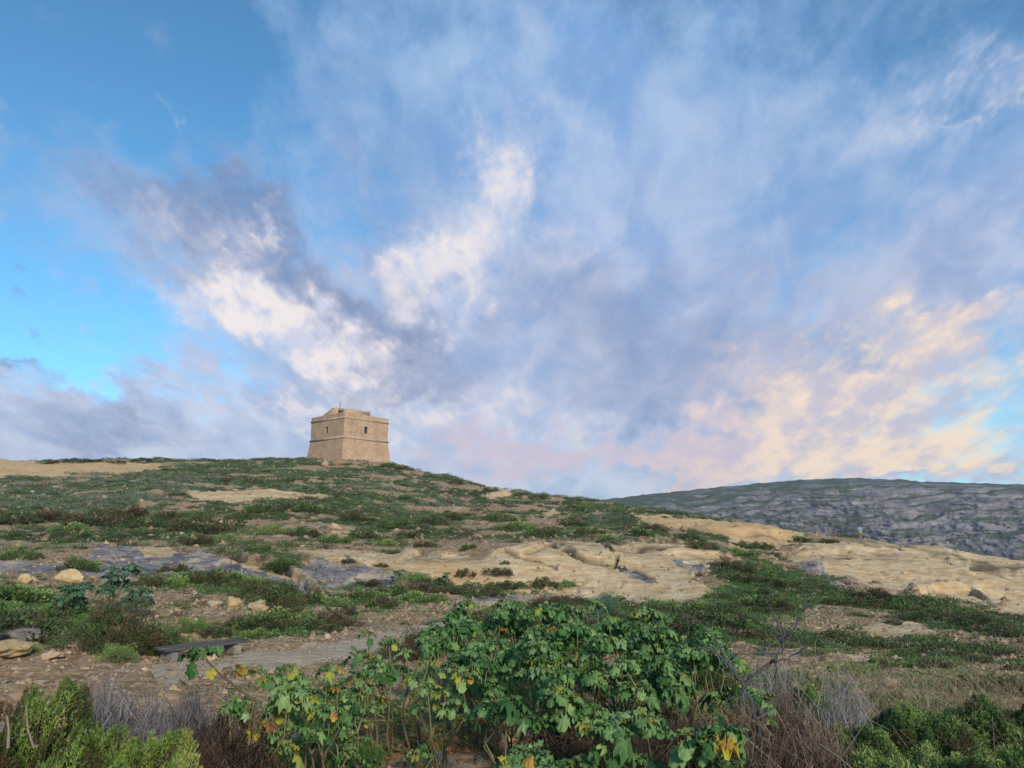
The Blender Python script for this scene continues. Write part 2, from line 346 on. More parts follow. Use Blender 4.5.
def at(u, d):
    """ground point in picture column u at distance d"""
    p = pix_dir(u, 600); p = p/np.hypot(p[0], p[1]); return np.array([p[0]*d, p[1]*d, float(ground_z(p[0]*d, p[1]*d))])
cover = fbm(X/9, Y/9, o=4)+.6*fbm(X/2.0, Y/2.0, o=3)                          # where low growth takes the ground
mC = sstep(cover, -.42, .08)*np.maximum(hillf, .25*sstep(DD, 14, 30))*(1-rock)*(1-mP)
for p in SCRUB: mC = np.maximum(mC, blur(inpoly(Uu+wob1, Vv+wob2, p).astype(float), 1, 3)*.85*sstep(cover, -.6, -.1))
mC *= (1-mP)
mWarmSand = inpoly(Uu, Vv, SAND[4]).astype(float)+inpoly(Uu, Vv, SAND[5]).astype(float)
idx = np.arange(NR*NA).reshape(NR, NA)
Fg = np.stack([idx[:-1, :-1], idx[:-1, 1:], idx[1:, 1:], idx[1:, :-1]], -1).reshape(-1, 4)
wrap = np.stack([idx[:-1, -1], idx[:-1, 0], idx[1:, 0], idx[1:, -1]], -1)
mGr = mGr*.85
Fg = np.concatenate([Fg, wrap])[:, ::-1]

gm, n, b = material('ground_cover_soil_and_rock', .95)
tc = n.n.new('ShaderNodeNewGeometry').outputs['Position']
n1 = n.noise(tc, .35, 5, .6); n2 = n.noise(tc, 2.2, 5, .65); n3 = n.noise(tc, 11., 4, .7); n4 = n.noise(n.v('MULTIPLY', tc, (1, 1, 5)), .9, 5, .65)
vor = n.n.new('ShaderNodeTexVoronoi'); n.put(vor.inputs['Vector'], tc); vor.inputs['Scale'].default_value = 9.; vor.inputs['Randomness'].default_value = 1
soil = n.ramp(n2, [(.25, (.13,.07,.035)), (.45, (.25,.15,.075)), (.6, (.36,.24,.13)), (.8, (.46,.36,.23))])
soil = n.mix(n.m('MULTIPLY', n.ss(n.sep(vor.outputs['Color'])[0], .55, .95), .7), soil, (.42,.36,.27,1))
pathc = n.ramp(n2, [(.3, (.33,.25,.17)), (.55, (.43,.34,.24)), (.8, (.50,.42,.32))])
sand = n.ramp(n4, [(.28, (.36,.23,.11)), (.42, (.49,.34,.18)), (.55, (.57,.43,.26)), (.72, (.61,.51,.35))])
sand = n.mix(n.ss(n.noise(tc, .18, 5, .7), .48, .66, 0, .6), sand, (.42,.26,.11,1))
sand = n.mix(n.ss(n3, .55, .75, 0, .35), sand, (.30,.23,.15,1))
sand = n.mix(n.m('MULTIPLY', n.attr('warm'), .55), sand, (.50,.31,.14,1))
greyc = n.ramp(n.noise(n.v('MULTIPLY', tc, (1, .6, 2)), .75, 8, .74), [(.30, (.045,.047,.058)), (.42, (.11,.108,.125)), (.5, (.20,.19,.20)), (.56, (.33,.28,.23)), (.66, (.46,.36,.24))])
gcov = n.ramp(n2, [(.3, (.028,.045,.018)), (.5, (.055,.08,.03)), (.65, (.10,.115,.055)), (.8, (.20,.18,.11))])
grassc = n.ramp(n2, [(.3, (.035,.075,.015)), (.55, (.07,.14,.028)), (.8, (.13,.15,.05))])
def edge(a, nn, k=.5): return n.ss(n.m('ADD', n.attr(a), n.m('MULTIPLY', n.m('SUBTRACT', n.m('ADD', n.m('MULTIPLY', nn, .6), n.m('MULTIPLY', n1, .4)), .5), k*3.2)), .35, .62)
c0 = n.mix(edge('path', n2, .5), soil, pathc)
c0 = n.mix(edge('cover', n2, 1.1), c0, gcov)
c0 = n.mix(edge('grass', n2, .9), c0, grassc)
c0 = n.mix(edge('sandstone', n2, .5), c0, sand)
c0 = n.mix(edge('grey', n2, .9), c0, greyc)
c0 = n.mix(n.attr('crack_shade'), c0, (.05, .04, .03, 1))  # fissure growth and shade, and lip shadows, mixed into the colour
n.l.new(c0, b.inputs['Base Color'])
hgt = n.m('ADD', n.m('MULTIPLY', n3, .6), n.m('ADD', n.m('MULTIPLY', n2, 1.0), n.m('MULTIPLY', n.m('MULTIPLY', n4, n.attr('sandstone')), 1.6)))
bump(n, b, hgt, .12, .9)
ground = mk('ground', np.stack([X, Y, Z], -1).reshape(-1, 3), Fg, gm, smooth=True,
            attrs=dict(sandstone=mS.ravel(), grey=(mG*.78).ravel(), path=mP.ravel(), grass=mGr.ravel(), cover=mC.ravel(), crack_shade=crack_shade.ravel(), warm=np.clip(mWarmSand, 0, 1).ravel()))
tag(ground, kind='structure')

# sea beyond the hill
wm, n, b = material('sea_water', .15); b.inputs['Base Color'].default_value = (.02, .05, .08, 1)
bump(n, b, n.noise(n.n.new('ShaderNodeNewGeometry').outputs['Position'], .3, 5), .4, .6)
sea = mk('water', [(-2300,-2300,-24),(2300,-2300,-24),(2300,2300,-24),(-2300,2300,-24)], np.array([[0,1,2,3]]), wm); tag(sea, kind='structure')

# ------------------------------------------------------------------ far plateau with cliffs
NAc, NT_ = 1300, 230
ua = np.linspace(330, 1500, NAc)
aC = np.arctan2((ua-512)/F, cP-(384-490)/F*sP)
vt = np.interp(ua, [330,480,560,600,650,700,750,800,850,900,930,1024,1150,1500], [520,506,502,500,494,489,484,480,478,479.5,482,484.5,486,494])
tl = np.linspace(0, 1, NT_-40)
Dtop = 880.
ztop = CAMZ+Dtop*tan_for(aC, vt)
T, A_ = np.meshgrid(tl, aC, indexing='ij'); ZT = np.broadcast_to(ztop, T.shape)
Zc = -26+(ZT+26)*T
arc = A_*800
wv_ = fbm(arc/60, Zc/40, o=4)
band = ((Zc+wv_*9+arc*.012)/8.) % 1.                    # beds about 13 m thick
steep = sstep(ua, 560, 900)[None, :]
back = T*(1-.25*steep)*210
ledge = (sstep(band, 0, .32)-band)                              # gentle slope then a rock face
dC = 650+back+ledge*9*(1-T**6)+4.5*fbm(arc/14, Zc/7, o=5, gain=.6)*(1-T**4)+9*fbm(arc/90+9, Zc/60, o=3)*(1-T**3)
dC = dC+(Dtop-650-(1-.25*steep)*210)*sstep(T, .86, 1.0)
vegC = sstep(band, .0, .10)*(1-sstep(band, .30, .44))
vegC = np.clip(vegC*.75+sstep(T, .74, .92)*.5+sstep(ua, 880, 640)[None, :]*.35-.05+.85*fbm(arc/25, Zc/5, o=5, gain=.65), 0, 1)
# plateau on top
tp = np.linspace(0, 1, 41)[1:]
dP = Dtop+tp[:, None]**1.5*900+0*aC[None, :]
zP = ztop[None, :]*1.0+2.2*fbm(aC*800/30, dP/40, o=3)*0-tp[:, None]*14+.4
dAll = np.concatenate([dC, dP]); zAll = np.concatenate([Zc, zP]); aAll = np.concatenate([A_, np.broadcast_to(aC, dP.shape)])
zAll = zAll+np.concatenate([np.zeros_like(Zc), np.zeros_like(zP)])+.9*fbm(aAll*800/9, dAll/9, o=3)*np.concatenate([T**3, np.ones_like(dP)])
vAll = np.concatenate([vegC, np.full(dP.shape, .7)])
idc = np.arange(dAll.size).reshape(dAll.shape)
Fc = np.stack([idc[:-1, :-1], idc[:-1, 1:], idc[1:, 1:], idc[1:, :-1]], -1).reshape(-1, 4)
cm, n, b = material('far_cliff_rock', .95)
pos = n.n.new('ShaderNodeNewGeometry').outputs['Position']
na = n.noise(n.v('MULTIPLY', pos, (.35, .35, 2.6)), .075, 8, .68); nb = n.noise(pos, .22, 5, .7)
rk = n.ramp(na, [(.3, (.045,.042,.05)), (.43, (.11,.10,.11)), (.55, (.185,.168,.175)), (.7, (.29,.265,.26))])
vg = n.ramp(nb, [(.3, (.025,.04,.022)), (.55, (.06,.075,.038)), (.75, (.14,.13,.08))])
fac = n.ss(n.m('ADD', n.attr('veg'), n.m('MULTIPLY', n.m('SUBTRACT', nb, .5), 1.7)), .3, .62)
n.l.new(n.mix(fac, rk, vg), b.inputs['Base Color']); bump(n, b, na, 2.5, 1.)
far = mk('hills', np.stack([dAll*np.sin(aAll), dAll*np.cos(aAll), zAll], -1).reshape(-1, 3), Fc, cm, smooth=False, attrs=dict(veg=vAll.ravel()))
tag(far, kind='structure')
hv = bpy.data.materials.new('haze_air'); hv.use_nodes = True; hn = hv.node_tree; hn.nodes.clear()
pv = hn.nodes.new('ShaderNodeVolumePrincipled'); pv.inputs['Color'].default_value = (.80, .88, 1., 1); pv.inputs['Density'].default_value = .00022; pv.inputs['Anisotropy'].default_value = .2
hn.links.new(pv.outputs[0], hn.nodes.new('ShaderNodeOutputMaterial').inputs['Volume'])
hb = [(x_, y_, z_) for z_ in (-27.5, 86.) for x_, y_ in ((-2400,-2400),(2400,-2400),(2400,2400),(-2400,2400))]
hz = mk('haze', hb, np.array([(3,2,1,0),(4,5,6,7),(0,1,5,4),(1,2,6,5),(2,3,7,6),(3,0,4,7)]), hv); tag(hz, kind='stuff')
# ------------------------------------------------------------------ watchtower
SIDE = 12.9; PHI = R(36.8+12.5)
_q = pix_dir(342.5, 460); _q /= np.hypot(_q[0], _q[1]); tb = _q*172; tz = CAMZ+172*float(tan_for(math.atan2(tb[0], tb[1]), 459.5))
ctr = np.array([tb[0], tb[1]])+SIDE/2*np.array([math.cos(PHI)-math.sin(PHI), math.sin(PHI)+math.cos(PHI)])
tower = empty('watchtower', (ctr[0], ctr[1], tz), PHI)
tag(tower, 'square sandstone watchtower with sloping base and flat roof on the hilltop', 'tower')
def stone_mat(name, c1, c2, c3, brick=True):
    m, n, b = material(name, .95)
    o = n.n.new('ShaderNodeTexCoord').outputs['Object']
    x, y, z = n.sep(o)
    nn = n.noise(o, .45, 6, .65); nf = n.noise(o, 5., 4, .7)
    c = n.ramp(nn, [(.3, c1), (.5, c2), (.7, c3)])
    st = n.noise(n.v('MULTIPLY', o, (1.6, 1.6, .18)), 1., 5, .6)
    c = n.mix(n.ss(st, .52, .7, 0, .4), c, (.24, .17, .12, 1))
    if brick:
        bt = n.n.new('ShaderNodeTexBrick'); n.put(bt.inputs['Vector'], n.comb(n.m('ADD', x, y), z, 0.))
        bt.inputs['Scale'].default_value = 1; bt.inputs['Brick Width'].default_value = .75; bt.inputs['Row Height'].default_value = .36
        bt.inputs['Mortar Size'].default_value = .02; bt.inputs['Color1'].default_value = (1, 1, 1, 1); bt.inputs['Color2'].default_value = (.80, .78, .77, 1); bt.inputs['Mortar'].default_value = (.6, .57, .55, 1)
        c = n.mix(1., c, bt.outputs['Color'], 'MULTIPLY')
    n.l.new(c, b.inputs['Base Color']); bump(n, b, n.m('ADD', nf, nn), .08, .7)
    return m
m_tower = stone_mat('tower_limestone', (.37,.24,.155), (.45,.305,.20), (.50,.36,.245))
m_trim = stone_mat('tower_trim_stone', (.33,.24,.17), (.40,.29,.21), (.44,.34,.25), False)
m_dark, n, b = material('window_void'); b.inputs['Base Color'].default_value = (.03, .025, .02, 1)
def frustum(levels, cx=0, cy=0, name='wall', m=None, parent=None):
    """stack of square rings (half_x, half_y, z), closed at both ends"""
    V = []
    for hx, hy, z_ in levels: V += [(cx-hx, cy-hy, z_), (cx+hx, cy-hy, z_), (cx+hx, cy+hy, z_), (cx-hx, cy+hy, z_)]
    Fq = []
    for i in range(len(levels)-1):
        for k in range(4): Fq.append((4*i+k, 4*i+(k+1) % 4, 4*i+4+(k+1) % 4, 4*i+4+k))
    q = 4*(len(levels)-1); Fq.append((3, 2, 1, 0)); Fq.append((q, q+1, q+2, q+3))
    return mk(name, V, np.array(Fq), m, parent)
H = SIDE/2; TH = 10.9; MID = 5.2; COR = 9.75
# walls with real window recesses: each face built as rings; windows cut with a boolean-free inset of four strips
def wall_body():
    V = []; Q = []
    def add(p4):
        k = len(V); V.extend(p4); Q.append((k, k+1, k+2, k+3))
    def face(rot, win):
        c_, s_ = math.cos(rot), math.sin(rot)
        def P_(a, z_, off=0.):   # a along the face, outward is -Y before rotation
            hb = H+(.62*(1-z_/MID) if z_ < MID else 0)
            yy = -(hb)+off; xx = a*hb/H
            return (xx*c_-yy*s_, xx*s_+yy*c_, z_)
        zs_ = [-3, 0, MID]; 
        for z0, z1 in zip(zs_, zs_[1:]): add([P_(-H, z0), P_(H, z0), P_(H, z1), P_(-H, z1)])
        a0, z0, w0, h0 = win
        al, ar, zl, zh = a0-w0/2, a0+w0/2, z0, z0+h0
        add([P_(-H, MID), P_(al, MID), P_(al, TH), P_(-H, TH)]); add([P_(ar, MID), P_(H, MID), P_(H, TH), P_(ar, TH)])
        add([P_(al, MID), P_(ar, MID), P_(ar, zl), P_(al, zl)]); add([P_(al, zh), P_(ar, zh), P_(ar, TH), P_(al, TH)])
        dpt = .35
        add([P_(al, zl), P_(ar, zl), P_(ar, zl, dpt), P_(al, zl, dpt)]); add([P_(al, zh, dpt), P_(ar, zh, dpt), P_(ar, zh), P_(al, zh)])
        add([P_(al, zl, dpt), P_(al, zh, dpt), P_(al, zh), P_(al, zl)]); add([P_(ar, zl), P_(ar, zh), P_(ar, zh, dpt), P_(ar, zl, dpt)])
        return [P_(al, zl, dpt-.002), P_(ar, zl, dpt-.002), P_(ar, zh, dpt-.002), P_(al, zh, dpt-.002)]
    panes = [face(0, (-.2, 6.6, 1.0, 1.6)), face(math.pi/2, (0, 6.6, .8, 1.4)), face(math.pi, (0, 6.6, .8, 1.4)), face(-math.pi/2, (-.25, 6.6, 1.0, 1.6))]
    k = len(V); V.extend([(-H, -H, TH-1), (H, -H, TH-1), (H, H, TH-1), (-H, H, TH-1)]); Q.append((k, k+1, k+2, k+3))
    # inner side and top of the parapet
    g = H-.6
    for r_ in range(4):
        c_, s_ = math.cos(r_*math.pi/2), math.sin(r_*math.pi/2)
        Rt = lambda x_, y_, z_: (x_*c_-y_*s_, x_*s_+y_*c_, z_)
        add([Rt(-H, -H, TH), Rt(H, -H, TH), Rt(g, -g, TH), Rt(-g, -g, TH)]); add([Rt(g, -g, TH-1), Rt(-g, -g, TH-1), Rt(-g, -g, TH), Rt(g, -g, TH)])
    return V, np.array(Q), panes
V_, Q_, panes = wall_body()
mk('wall', V_, Q_, m_tower, tower)
for p4 in panes:
    mk('window', p4, np.array([[0, 1, 2, 3]]), m_dark, tower)
def ring(name, z0, z1, inn, out, m):
    V = []; Q = []
    for z_ in (z0, z1):
        for h_ in (inn, out): V += [(-h_, -h_, z_), (h_, -h_, z_), (h_, h_, z_), (-h_, h_, z_)]
    for k in range(4):
        j = (k+1) % 4
        Q += [(4+k, 4+j, 12+j, 12+k), (8+k, 12+k, 12+j, 8+j), (k, j, 4+j, 4+k), (k, 8+k, 8+j, j)]
    return mk(name, V, np.array(Q), m, tower)
ring('string_course', MID-.18, MID+.22, H-.1, H+.17, m_trim)
ring('cornice', COR-.15, COR+.15, H-.1, H+.13, m_trim)
# raised block of parapet over the right-hand face
frustum([(3.4, 1.0, TH-1), (3.4, 1.0, TH+1.05)], -1.9, -H+1.9, 'parapet_block', m_tower, tower)
# stair hut with a sloping back near the left-hand face
hx0, hx1, hy0, hy1 = -H+1.0, -H+3.2, -H+4.6, H-2.0
Vh = [(hx0,hy0,TH-1),(hx1,hy0,TH-1),(hx1,hy1,TH-1),(hx0,hy1,TH-1),(hx0,hy0,TH+1.75),(hx1,hy0,TH+1.75),(hx1,hy0+1.7,TH+1.75),(hx0,hy0+1.7,TH+1.75),(hx1,hy1,TH-.1),(hx0,hy1,TH-.1)]
mk('stair_hut', Vh, [np.array([(0,1,5,4),(4,5,6,7),(7,6,8,9),(3,9,8,2)]), np.array([(1,2,8,6,5),(0,4,7,9,3)])], m_tower, tower)
mk('doorway', [(hx0+.5,hy0-.004,TH-.9),(hx1-.4,hy0-.004,TH-.9),(hx1-.4,hy0-.004,TH+1.2),(hx0+.5,hy0-.004,TH+1.2)], np.array([[0,1,2,3]]), m_dark, tower)
def tube(pts, rad, sides=5):
    pts = np.asarray(pts, float); rad = np.broadcast_to(rad, (len(pts),))
    tg = np.gradient(pts, axis=0); tg /= np.linalg.norm(tg, axis=1)[:, None]+1e-9
    ref = np.array([0.3, .2, 1.]) if abs(tg[0][2]) < .9 else np.array([1., .1, 0])
    a = np.cross(tg, ref); a /= np.linalg.norm(a, axis=1)[:, None]+1e-9; c_ = np.cross(tg, a)
    th = np.arange(sides)/sides*2*math.pi
    V = pts[:, None]+rad[:, None, None]*(a[:, None]*np.cos(th)[None, :, None]+c_[:, None]*np.sin(th)[None, :, None])
    i = np.arange(len(pts)-1)[:, None]*sides; k = np.arange(sides)[None]
    Fq = np.stack([i+k, i+(k+1) % sides, i+sides+(k+1) % sides, i+sides+k], -1).reshape(-1, 4)
    return V.reshape(-1, 3), Fq
class Acc:
    """collects quads (and tris) with a tint per vertex"""
    def __init__(s): s.V = []; s.F4 = []; s.F3 = []; s.T = []; s.n = 0
    def add(s, V, F4=None, F3=None, tint=.5):
        V = np.asarray(V).reshape(-1, 3); s.V.append(V)
        if F4 is not None: s.F4.append(np.asarray(F4)+s.n)
        if F3 is not None: s.F3.append(np.asarray(F3)+s.n)
        s.T.append(np.broadcast_to(tint, (len(V),))); s.n += len(V)
    def tube(s, pts, rad, sides=4, tint=.5): V, Fq = tube(pts, rad, sides); s.add(V, Fq, tint=tint)
    def build(s, name, m, parent=None, smooth=False):
        Fs = ([np.concatenate(s.F4)] if s.F4 else [])+([np.concatenate(s.F3)] if s.F3 else [])
        return mk(name, np.concatenate(s.V), Fs, m, parent, dict(tint=np.concatenate(s.T)), smooth)
m_metal, n, b = material('weathered_metal', .6); b.inputs['Base Color'].default_value = (.10, .10, .10, 1)
a = Acc(); a.tube([(hx0+.6, hy0-.5, TH-1), (hx0+.6, hy0-.5, TH+3.1)], .07, 6); a.build('flagpole', m_metal, tower)
# ------------------------------------------------------------------ plant materials
def leaf_mat(name, stops, transl=.25, rough=.6, vary=.25, nscale=25.):
    m, n, b = material(name, rough)
    oi = n.n.new('ShaderNodeObjectInfo')
    nz_ = n.noise(n.n.new('ShaderNodeNewGeometry').outputs['Position'], nscale, 2)
    f = n.m('ADD', n.attr('tint'), n.m('ADD', n.m('MULTIPLY', n.m('SUBTRACT', oi.outputs['Random'], .5), vary), n.m('MULTIPLY', n.m('SUBTRACT', nz_, .5), .2)), clamp=True)
    c = n.ramp(f, stops); n.l.new(c, b.inputs['Base Color'])
    if transl:
        tr = n.n.new('ShaderNodeBsdfTranslucent'); n.l.new(c, tr.inputs[0])
        mx = n.n.new('ShaderNodeMixShader'); mx.inputs[0].default_value = transl
        n.l.new(b.outputs[0], mx.inputs[1]); n.l.new(tr.outputs[0], mx.inputs[2])
        n.l.new(mx.outputs[0], n.n['Material Output'].inputs['Surface'])
    return m
M_SCRUB = leaf_mat('scrub_leaves', [(0, (.09,.062,.04)), (.16, (.055,.06,.028)), (.34, (.042,.085,.026)), (.52, (.07,.135,.036)), (.68, (.15,.20,.065)), (.82, (.115,.155,.14)), (1, (.26,.24,.15))], .15, vary=0)
M_GREEN = leaf_mat('green_shrub_leaves', [(0, (.11,.075,.045)), (.2, (.075,.075,.035)), (.45, (.065,.125,.038)), (.7, (.14,.23,.06)), (1, (.27,.33,.11))], .2, vary=.22)
M_MALLOW = leaf_mat('mallow_leaves', [(0, (.05,.125,.035)), (.3, (.10,.215,.065)), (.55, (.24,.36,.14)), (.68, (.20,.27,.07)), (.8, (.42,.36,.04)), (.88, (.42,.22,.05)), (1, (.20,.11,.06))], .28, .5, .10)
M_BLUE = leaf_mat('blue_green_leaves', [(0, (.055,.11,.06)), (.5, (.10,.19,.11)), (1, (.18,.27,.18))], .2, .5, .15)
M_SAMP = leaf_mat('yellow_green_fleshy_leaves', [(0, (.10,.055,.03)), (.22, (.09,.07,.035)), (.4, (.07,.12,.03)), (.7, (.16,.24,.05)), (1, (.32,.33,.10))], .2, .45, .15)
M_TWIG = leaf_mat('lavender_grey_twigs', [(0, (.04,.035,.035)), (.5, (.13,.12,.135)), (1, (.30,.28,.29))], 0, .9, .1)
M_BROWN = leaf_mat('reddish_brown_twigs', [(0, (.03,.02,.015)), (.5, (.10,.065,.045)), (1, (.24,.19,.14))], 0, .9, .1)
M_STRAW = leaf_mat('dry_straw', [(0, (.10,.075,.045)), (.5, (.30,.25,.16)), (1, (.48,.42,.31))], .1, .9, .1)
M_DEAD = leaf_mat('dead_grey_wood', [(0, (.02,.02,.024)), (.5, (.06,.058,.068)), (1, (.18,.175,.19))], 0, .8, .1)
M_STEM = leaf_mat('mallow_stems', [(0, (.06,.04,.025)), (.5, (.14,.10,.06)), (1, (.18,.22,.10))], 0, .7, .1)
M_GRASS = leaf_mat('short_grass', [(0, (.04,.065,.025)), (.5, (.07,.14,.04)), (.8, (.13,.21,.05)), (1, (.28,.26,.13))], .25, .5, 0)

def leaf_quads(P, N, L, W, tint, bend=.25, r=rng):
    """a pointed leaf (two triangles joined on a bent diamond) at every P, long axis N"""
    n_ = len(P); up = r.normal(size=(n_, 3)); s = np.cross(N, up); s /= np.linalg.norm(s, axis=1)[:, None]+1e-9
    f = np.cross(s, N); L = np.broadcast_to(L, (n_,))[:, None]; W = np.broadcast_to(W, (n_,))[:, None]
    V = np.stack([P, P+N*L*.5+s*W*.5+f*L*bend*.4, P+N*L, P+N*L*.5-s*W*.5+f*L*bend*.4], 1)
    return V.reshape(-1, 3), np.arange(n_*4).reshape(-1, 4), np.repeat(np.broadcast_to(tint, (n_,)), 4)
def unit(v): return v/(np.linalg.norm(v, axis=-1, keepdims=True)+1e-9)

def shrub_mesh(seed, n_leaf=1500, leaf=.06, hgt=.6, clumps=26, t0=.45, tv=.18, mat=None, ragged=.25, name='shrub'):
    """low dome of leaf clumps, unit radius"""
    r = np.random.default_rng(seed); a = Acc()
    th = r.uniform(0, 2*math.pi, clumps); el = np.arcsin(r.uniform(.02, 1, clumps)); rr = r.uniform(1-ragged*1.6, 1+ragged*.35, clumps)
    cc = np.stack([np.cos(th)*np.cos(el)*rr, np.sin(th)*np.cos(el)*rr, np.sin(el)*hgt*rr], 1)
    ct = t0+r.normal(size=clumps)*tv; cs = r.uniform(.16, .34, clumps)
    k = r.integers(0, clumps, n_leaf)
    off = unit(r.normal(size=(n_leaf, 3)))*(r.uniform(.25, 1, n_leaf)**.5)[:, None]*cs[k][:, None]*np.array([1, 1, .75])
    P = cc[k]+off; P[:, 2] = np.abs(P[:, 2])*1.0
    N = unit(off+P*.4+np.array([0, 0, .25])+r.normal(size=P.shape)*.12)
    V, Fq, T = leaf_quads(P, N, leaf*r.uniform(.6, 1.4, n_leaf), leaf*.55*r.uniform(.7, 1.3, n_leaf), ct[k]+r.normal(size=n_leaf)*.08, r=r)
    a.add(V, Fq, tint=T)
    for i in range(clumps):          # twigs that carry the clumps
        a.tube([(0, 0, -.05), cc[i]*.5+np.array([0, 0, .04]), cc[i]], [.022, .014, .006], 3, .1)
    return a.build(name, mat or M_GREEN)

# ------------------------------------------------------------------ low scrub too dense to count
def scatter(n, dlo, dhi, weight, amax=44, power=1.0):
    """points with screen-friendly density ~ d^-power per area, kept where weight allows"""
    out = []
    while sum(map(len, out)) < n:
        m_ = 20000
        d = np.exp(rng.uniform(math.log(dlo), math.log(dhi), m_)) if power == 2 else rng.uniform(dlo, dhi, m_)
        a_ = np.radians(rng.uniform(-amax, amax, m_)); x_, y_ = d*np.sin(a_), d*np.cos(a_)
        k = rng.uniform(size=m_) < sample(weight, x_, y_); out.append(np.stack([x_[k], y_[k]], 1))
        if sum(map(len, out)) == 0: break
    p = np.concatenate(out)[:n]; return np.column_stack([p, ground_z(p[:, 0], p[:, 1])])
blueish = np.zeros(X.shape)
for p in ([(-60,476),(120,470),(205,478),(200,500),(60,512),(-60,505)], [(380,505),(470,498),(480,508),(400,515)], [(570,514),(610,514),(610,530),(560,525)]):
    blueish = np.maximum(blueish, inpoly(Uu+wob1*2, Vv+wob2*2, p).astype(float))
scr = Acc()
for (n_, dlo, dhi, nl, lf, r0, r1) in ((1500, 8, 19, 150, .032, .05, .17), (3200, 17, 45, 110, .05, .10, .34), (6000, 40, 90, 80, .085, .18, .55), (8000, 85, 200, 48, .17, .3, .85)):
    Pt = scatter(n_, dlo, dhi, mC*(DD < colS[0]*1.1))
    r_ = rng.uniform(r0, r1, n_); bt = .42+.55*fbm(Pt[:, 0]/12, Pt[:, 1]/12, o=3)*.5+rng.normal(size=n_)*.15
    bl = sample(blueish, Pt[:, 0], Pt[:, 1]) > .5; bt = np.where(bl & (rng.uniform(size=n_) < .7), .80+rng.normal(size=n_)*.05, bt)
    st = rng.uniform(size=n_) < .11; bt = np.where(st, rng.uniform(.9, 1, n_), bt); br = rng.uniform(size=n_) < .12; bt = np.where(br, rng.uniform(0, .15, n_), bt)
    k = np.repeat(np.arange(n_), nl); q = unit(rng.normal(size=(len(k), 3))); q[:, 2] = np.abs(q[:, 2])
    P_ = Pt[k]+q*np.array([1, 1, .55])*(r_[k]*rng.uniform(.55, 1.1, len(k)))[:, None]
    P_[:, 2] = P_[:, 2]-.06
    V, Fq, T = leaf_quads(P_, unit(q+rng.normal(size=q.shape)*.5), lf*rng.uniform(.6, 1.5, len(k)), lf*.6, np.clip(bt[k]+rng.normal(size=len(k))*.05, 0, 1))
    scr.add(V, Fq, tint=T)
tag(scr.build('scrub', M_SCRUB), kind='stuff', label='low mixed scrub covering the hillside', cat='scrub')

# ------------------------------------------------------------------ shrubs on the hill, one object each
variants = [shrub_mesh(100+i, 1500, .11, .5+.08*(i % 3), 24, (.33, .5, .22, .66, .28, .12)[i], .16, name='shrub') for i in range(6)]
placed = []
def put_shrub(u, v, wpx, i=None, asp=.8, label=None, group=None, src=None, hs=1.):
    p = hit(u, v, 8.); d = np.hypot(p[0], p[1]); r_ = wpx/F*d/2
    global used
    i = int(rng.integers(0, 6)) if i is None else i
    s_ = src or variants[i]
    if s_.get('used'): o = s_.copy(); C.objects.link(o)
    else: o = s_; o['used'] = 1
    o.location = (p[0], p[1], p[2]-.05*r_); o.rotation_euler = (0, 0, rng.uniform(0, 6.28)); o.scale = (r_, r_*asp, r_*hs)
    tag(o, label or 'low dark green shrub among the scrub on the hillside', 'shrub', group or 'shrubs on the hillside'); return o
# the conspicuous ones on the hill, as seen from the path: picture column, foot row, width
for s_ in [(18,524,46,0),(52,520,34,5),(70,531,34,3),(100,524,52,2),(128,517,40,5),(150,529,48,0),(176,520,36,5),(205,531,62,2),(240,520,30,1),(196,545,38,5),(228,541,30,3),
           (262,512,34,1),(275,534,36,3),(300,536,38,0),(296,512,44,1),(322,513,30,1),(335,542,34,3),(360,538,40,0),(352,520,30,2),(385,545,26,3),(398,528,34,1),(430,524,40,0),(470,549,22,0),
           (428,547,24,5),(450,520,34,5),(500,522,36,1),(520,530,40,3),(545,538,44,1),(576,526,36,2),(590,534,34,0),(610,541,30,3),(640,536,34,1),(655,531,28,5),(690,541,34,0),(705,549,34,2),
           (740,556,36,3),(760,548,26,0),(800,542,22,1),(828,543,16,5),(60,463,22,5),(78,462,26,2),(98,462,20,1),(118,463,18,5),(142,461,24,2),(160,460,22,1),(180,461,20,3),(205,461,24,0),(222,460,18,2),(240,462,16,1),(90,462,18,0),(48,464,16,3),(285,458,20,5),(300,457,14,0),
           (390,467,20,1),(405,470,18,5),(430,478,18,0),(455,484,20,2),(490,492,20,5),(540,499,24,1),(395,554,18,0),(505,564,12,2),(348,563,18,5),(380,567,16,0),(495,575,30,5),(466,576,26,2)]:
    put_shrub(*s_, hs=.38 if s_[1] < 465 and s_[0] < 250 else .75)
nrand = 0
while nrand < 190:
    u, v = rng.uniform(-20, 1040), rng.uniform(462, 640)
    p = hit(u, v, 12.); d = np.hypot(p[0], p[1])
    if abs(project(*p)[1]-v) > 2.5 or sample(mC, p[0], p[1]) < .45 or d > 190: continue
    put_shrub(u, v, F/d*rng.uniform(.6, 1.2)*rng.choice([.9, 1.3, 2.1]), hs=rng.uniform(.55, .85)); nrand += 1
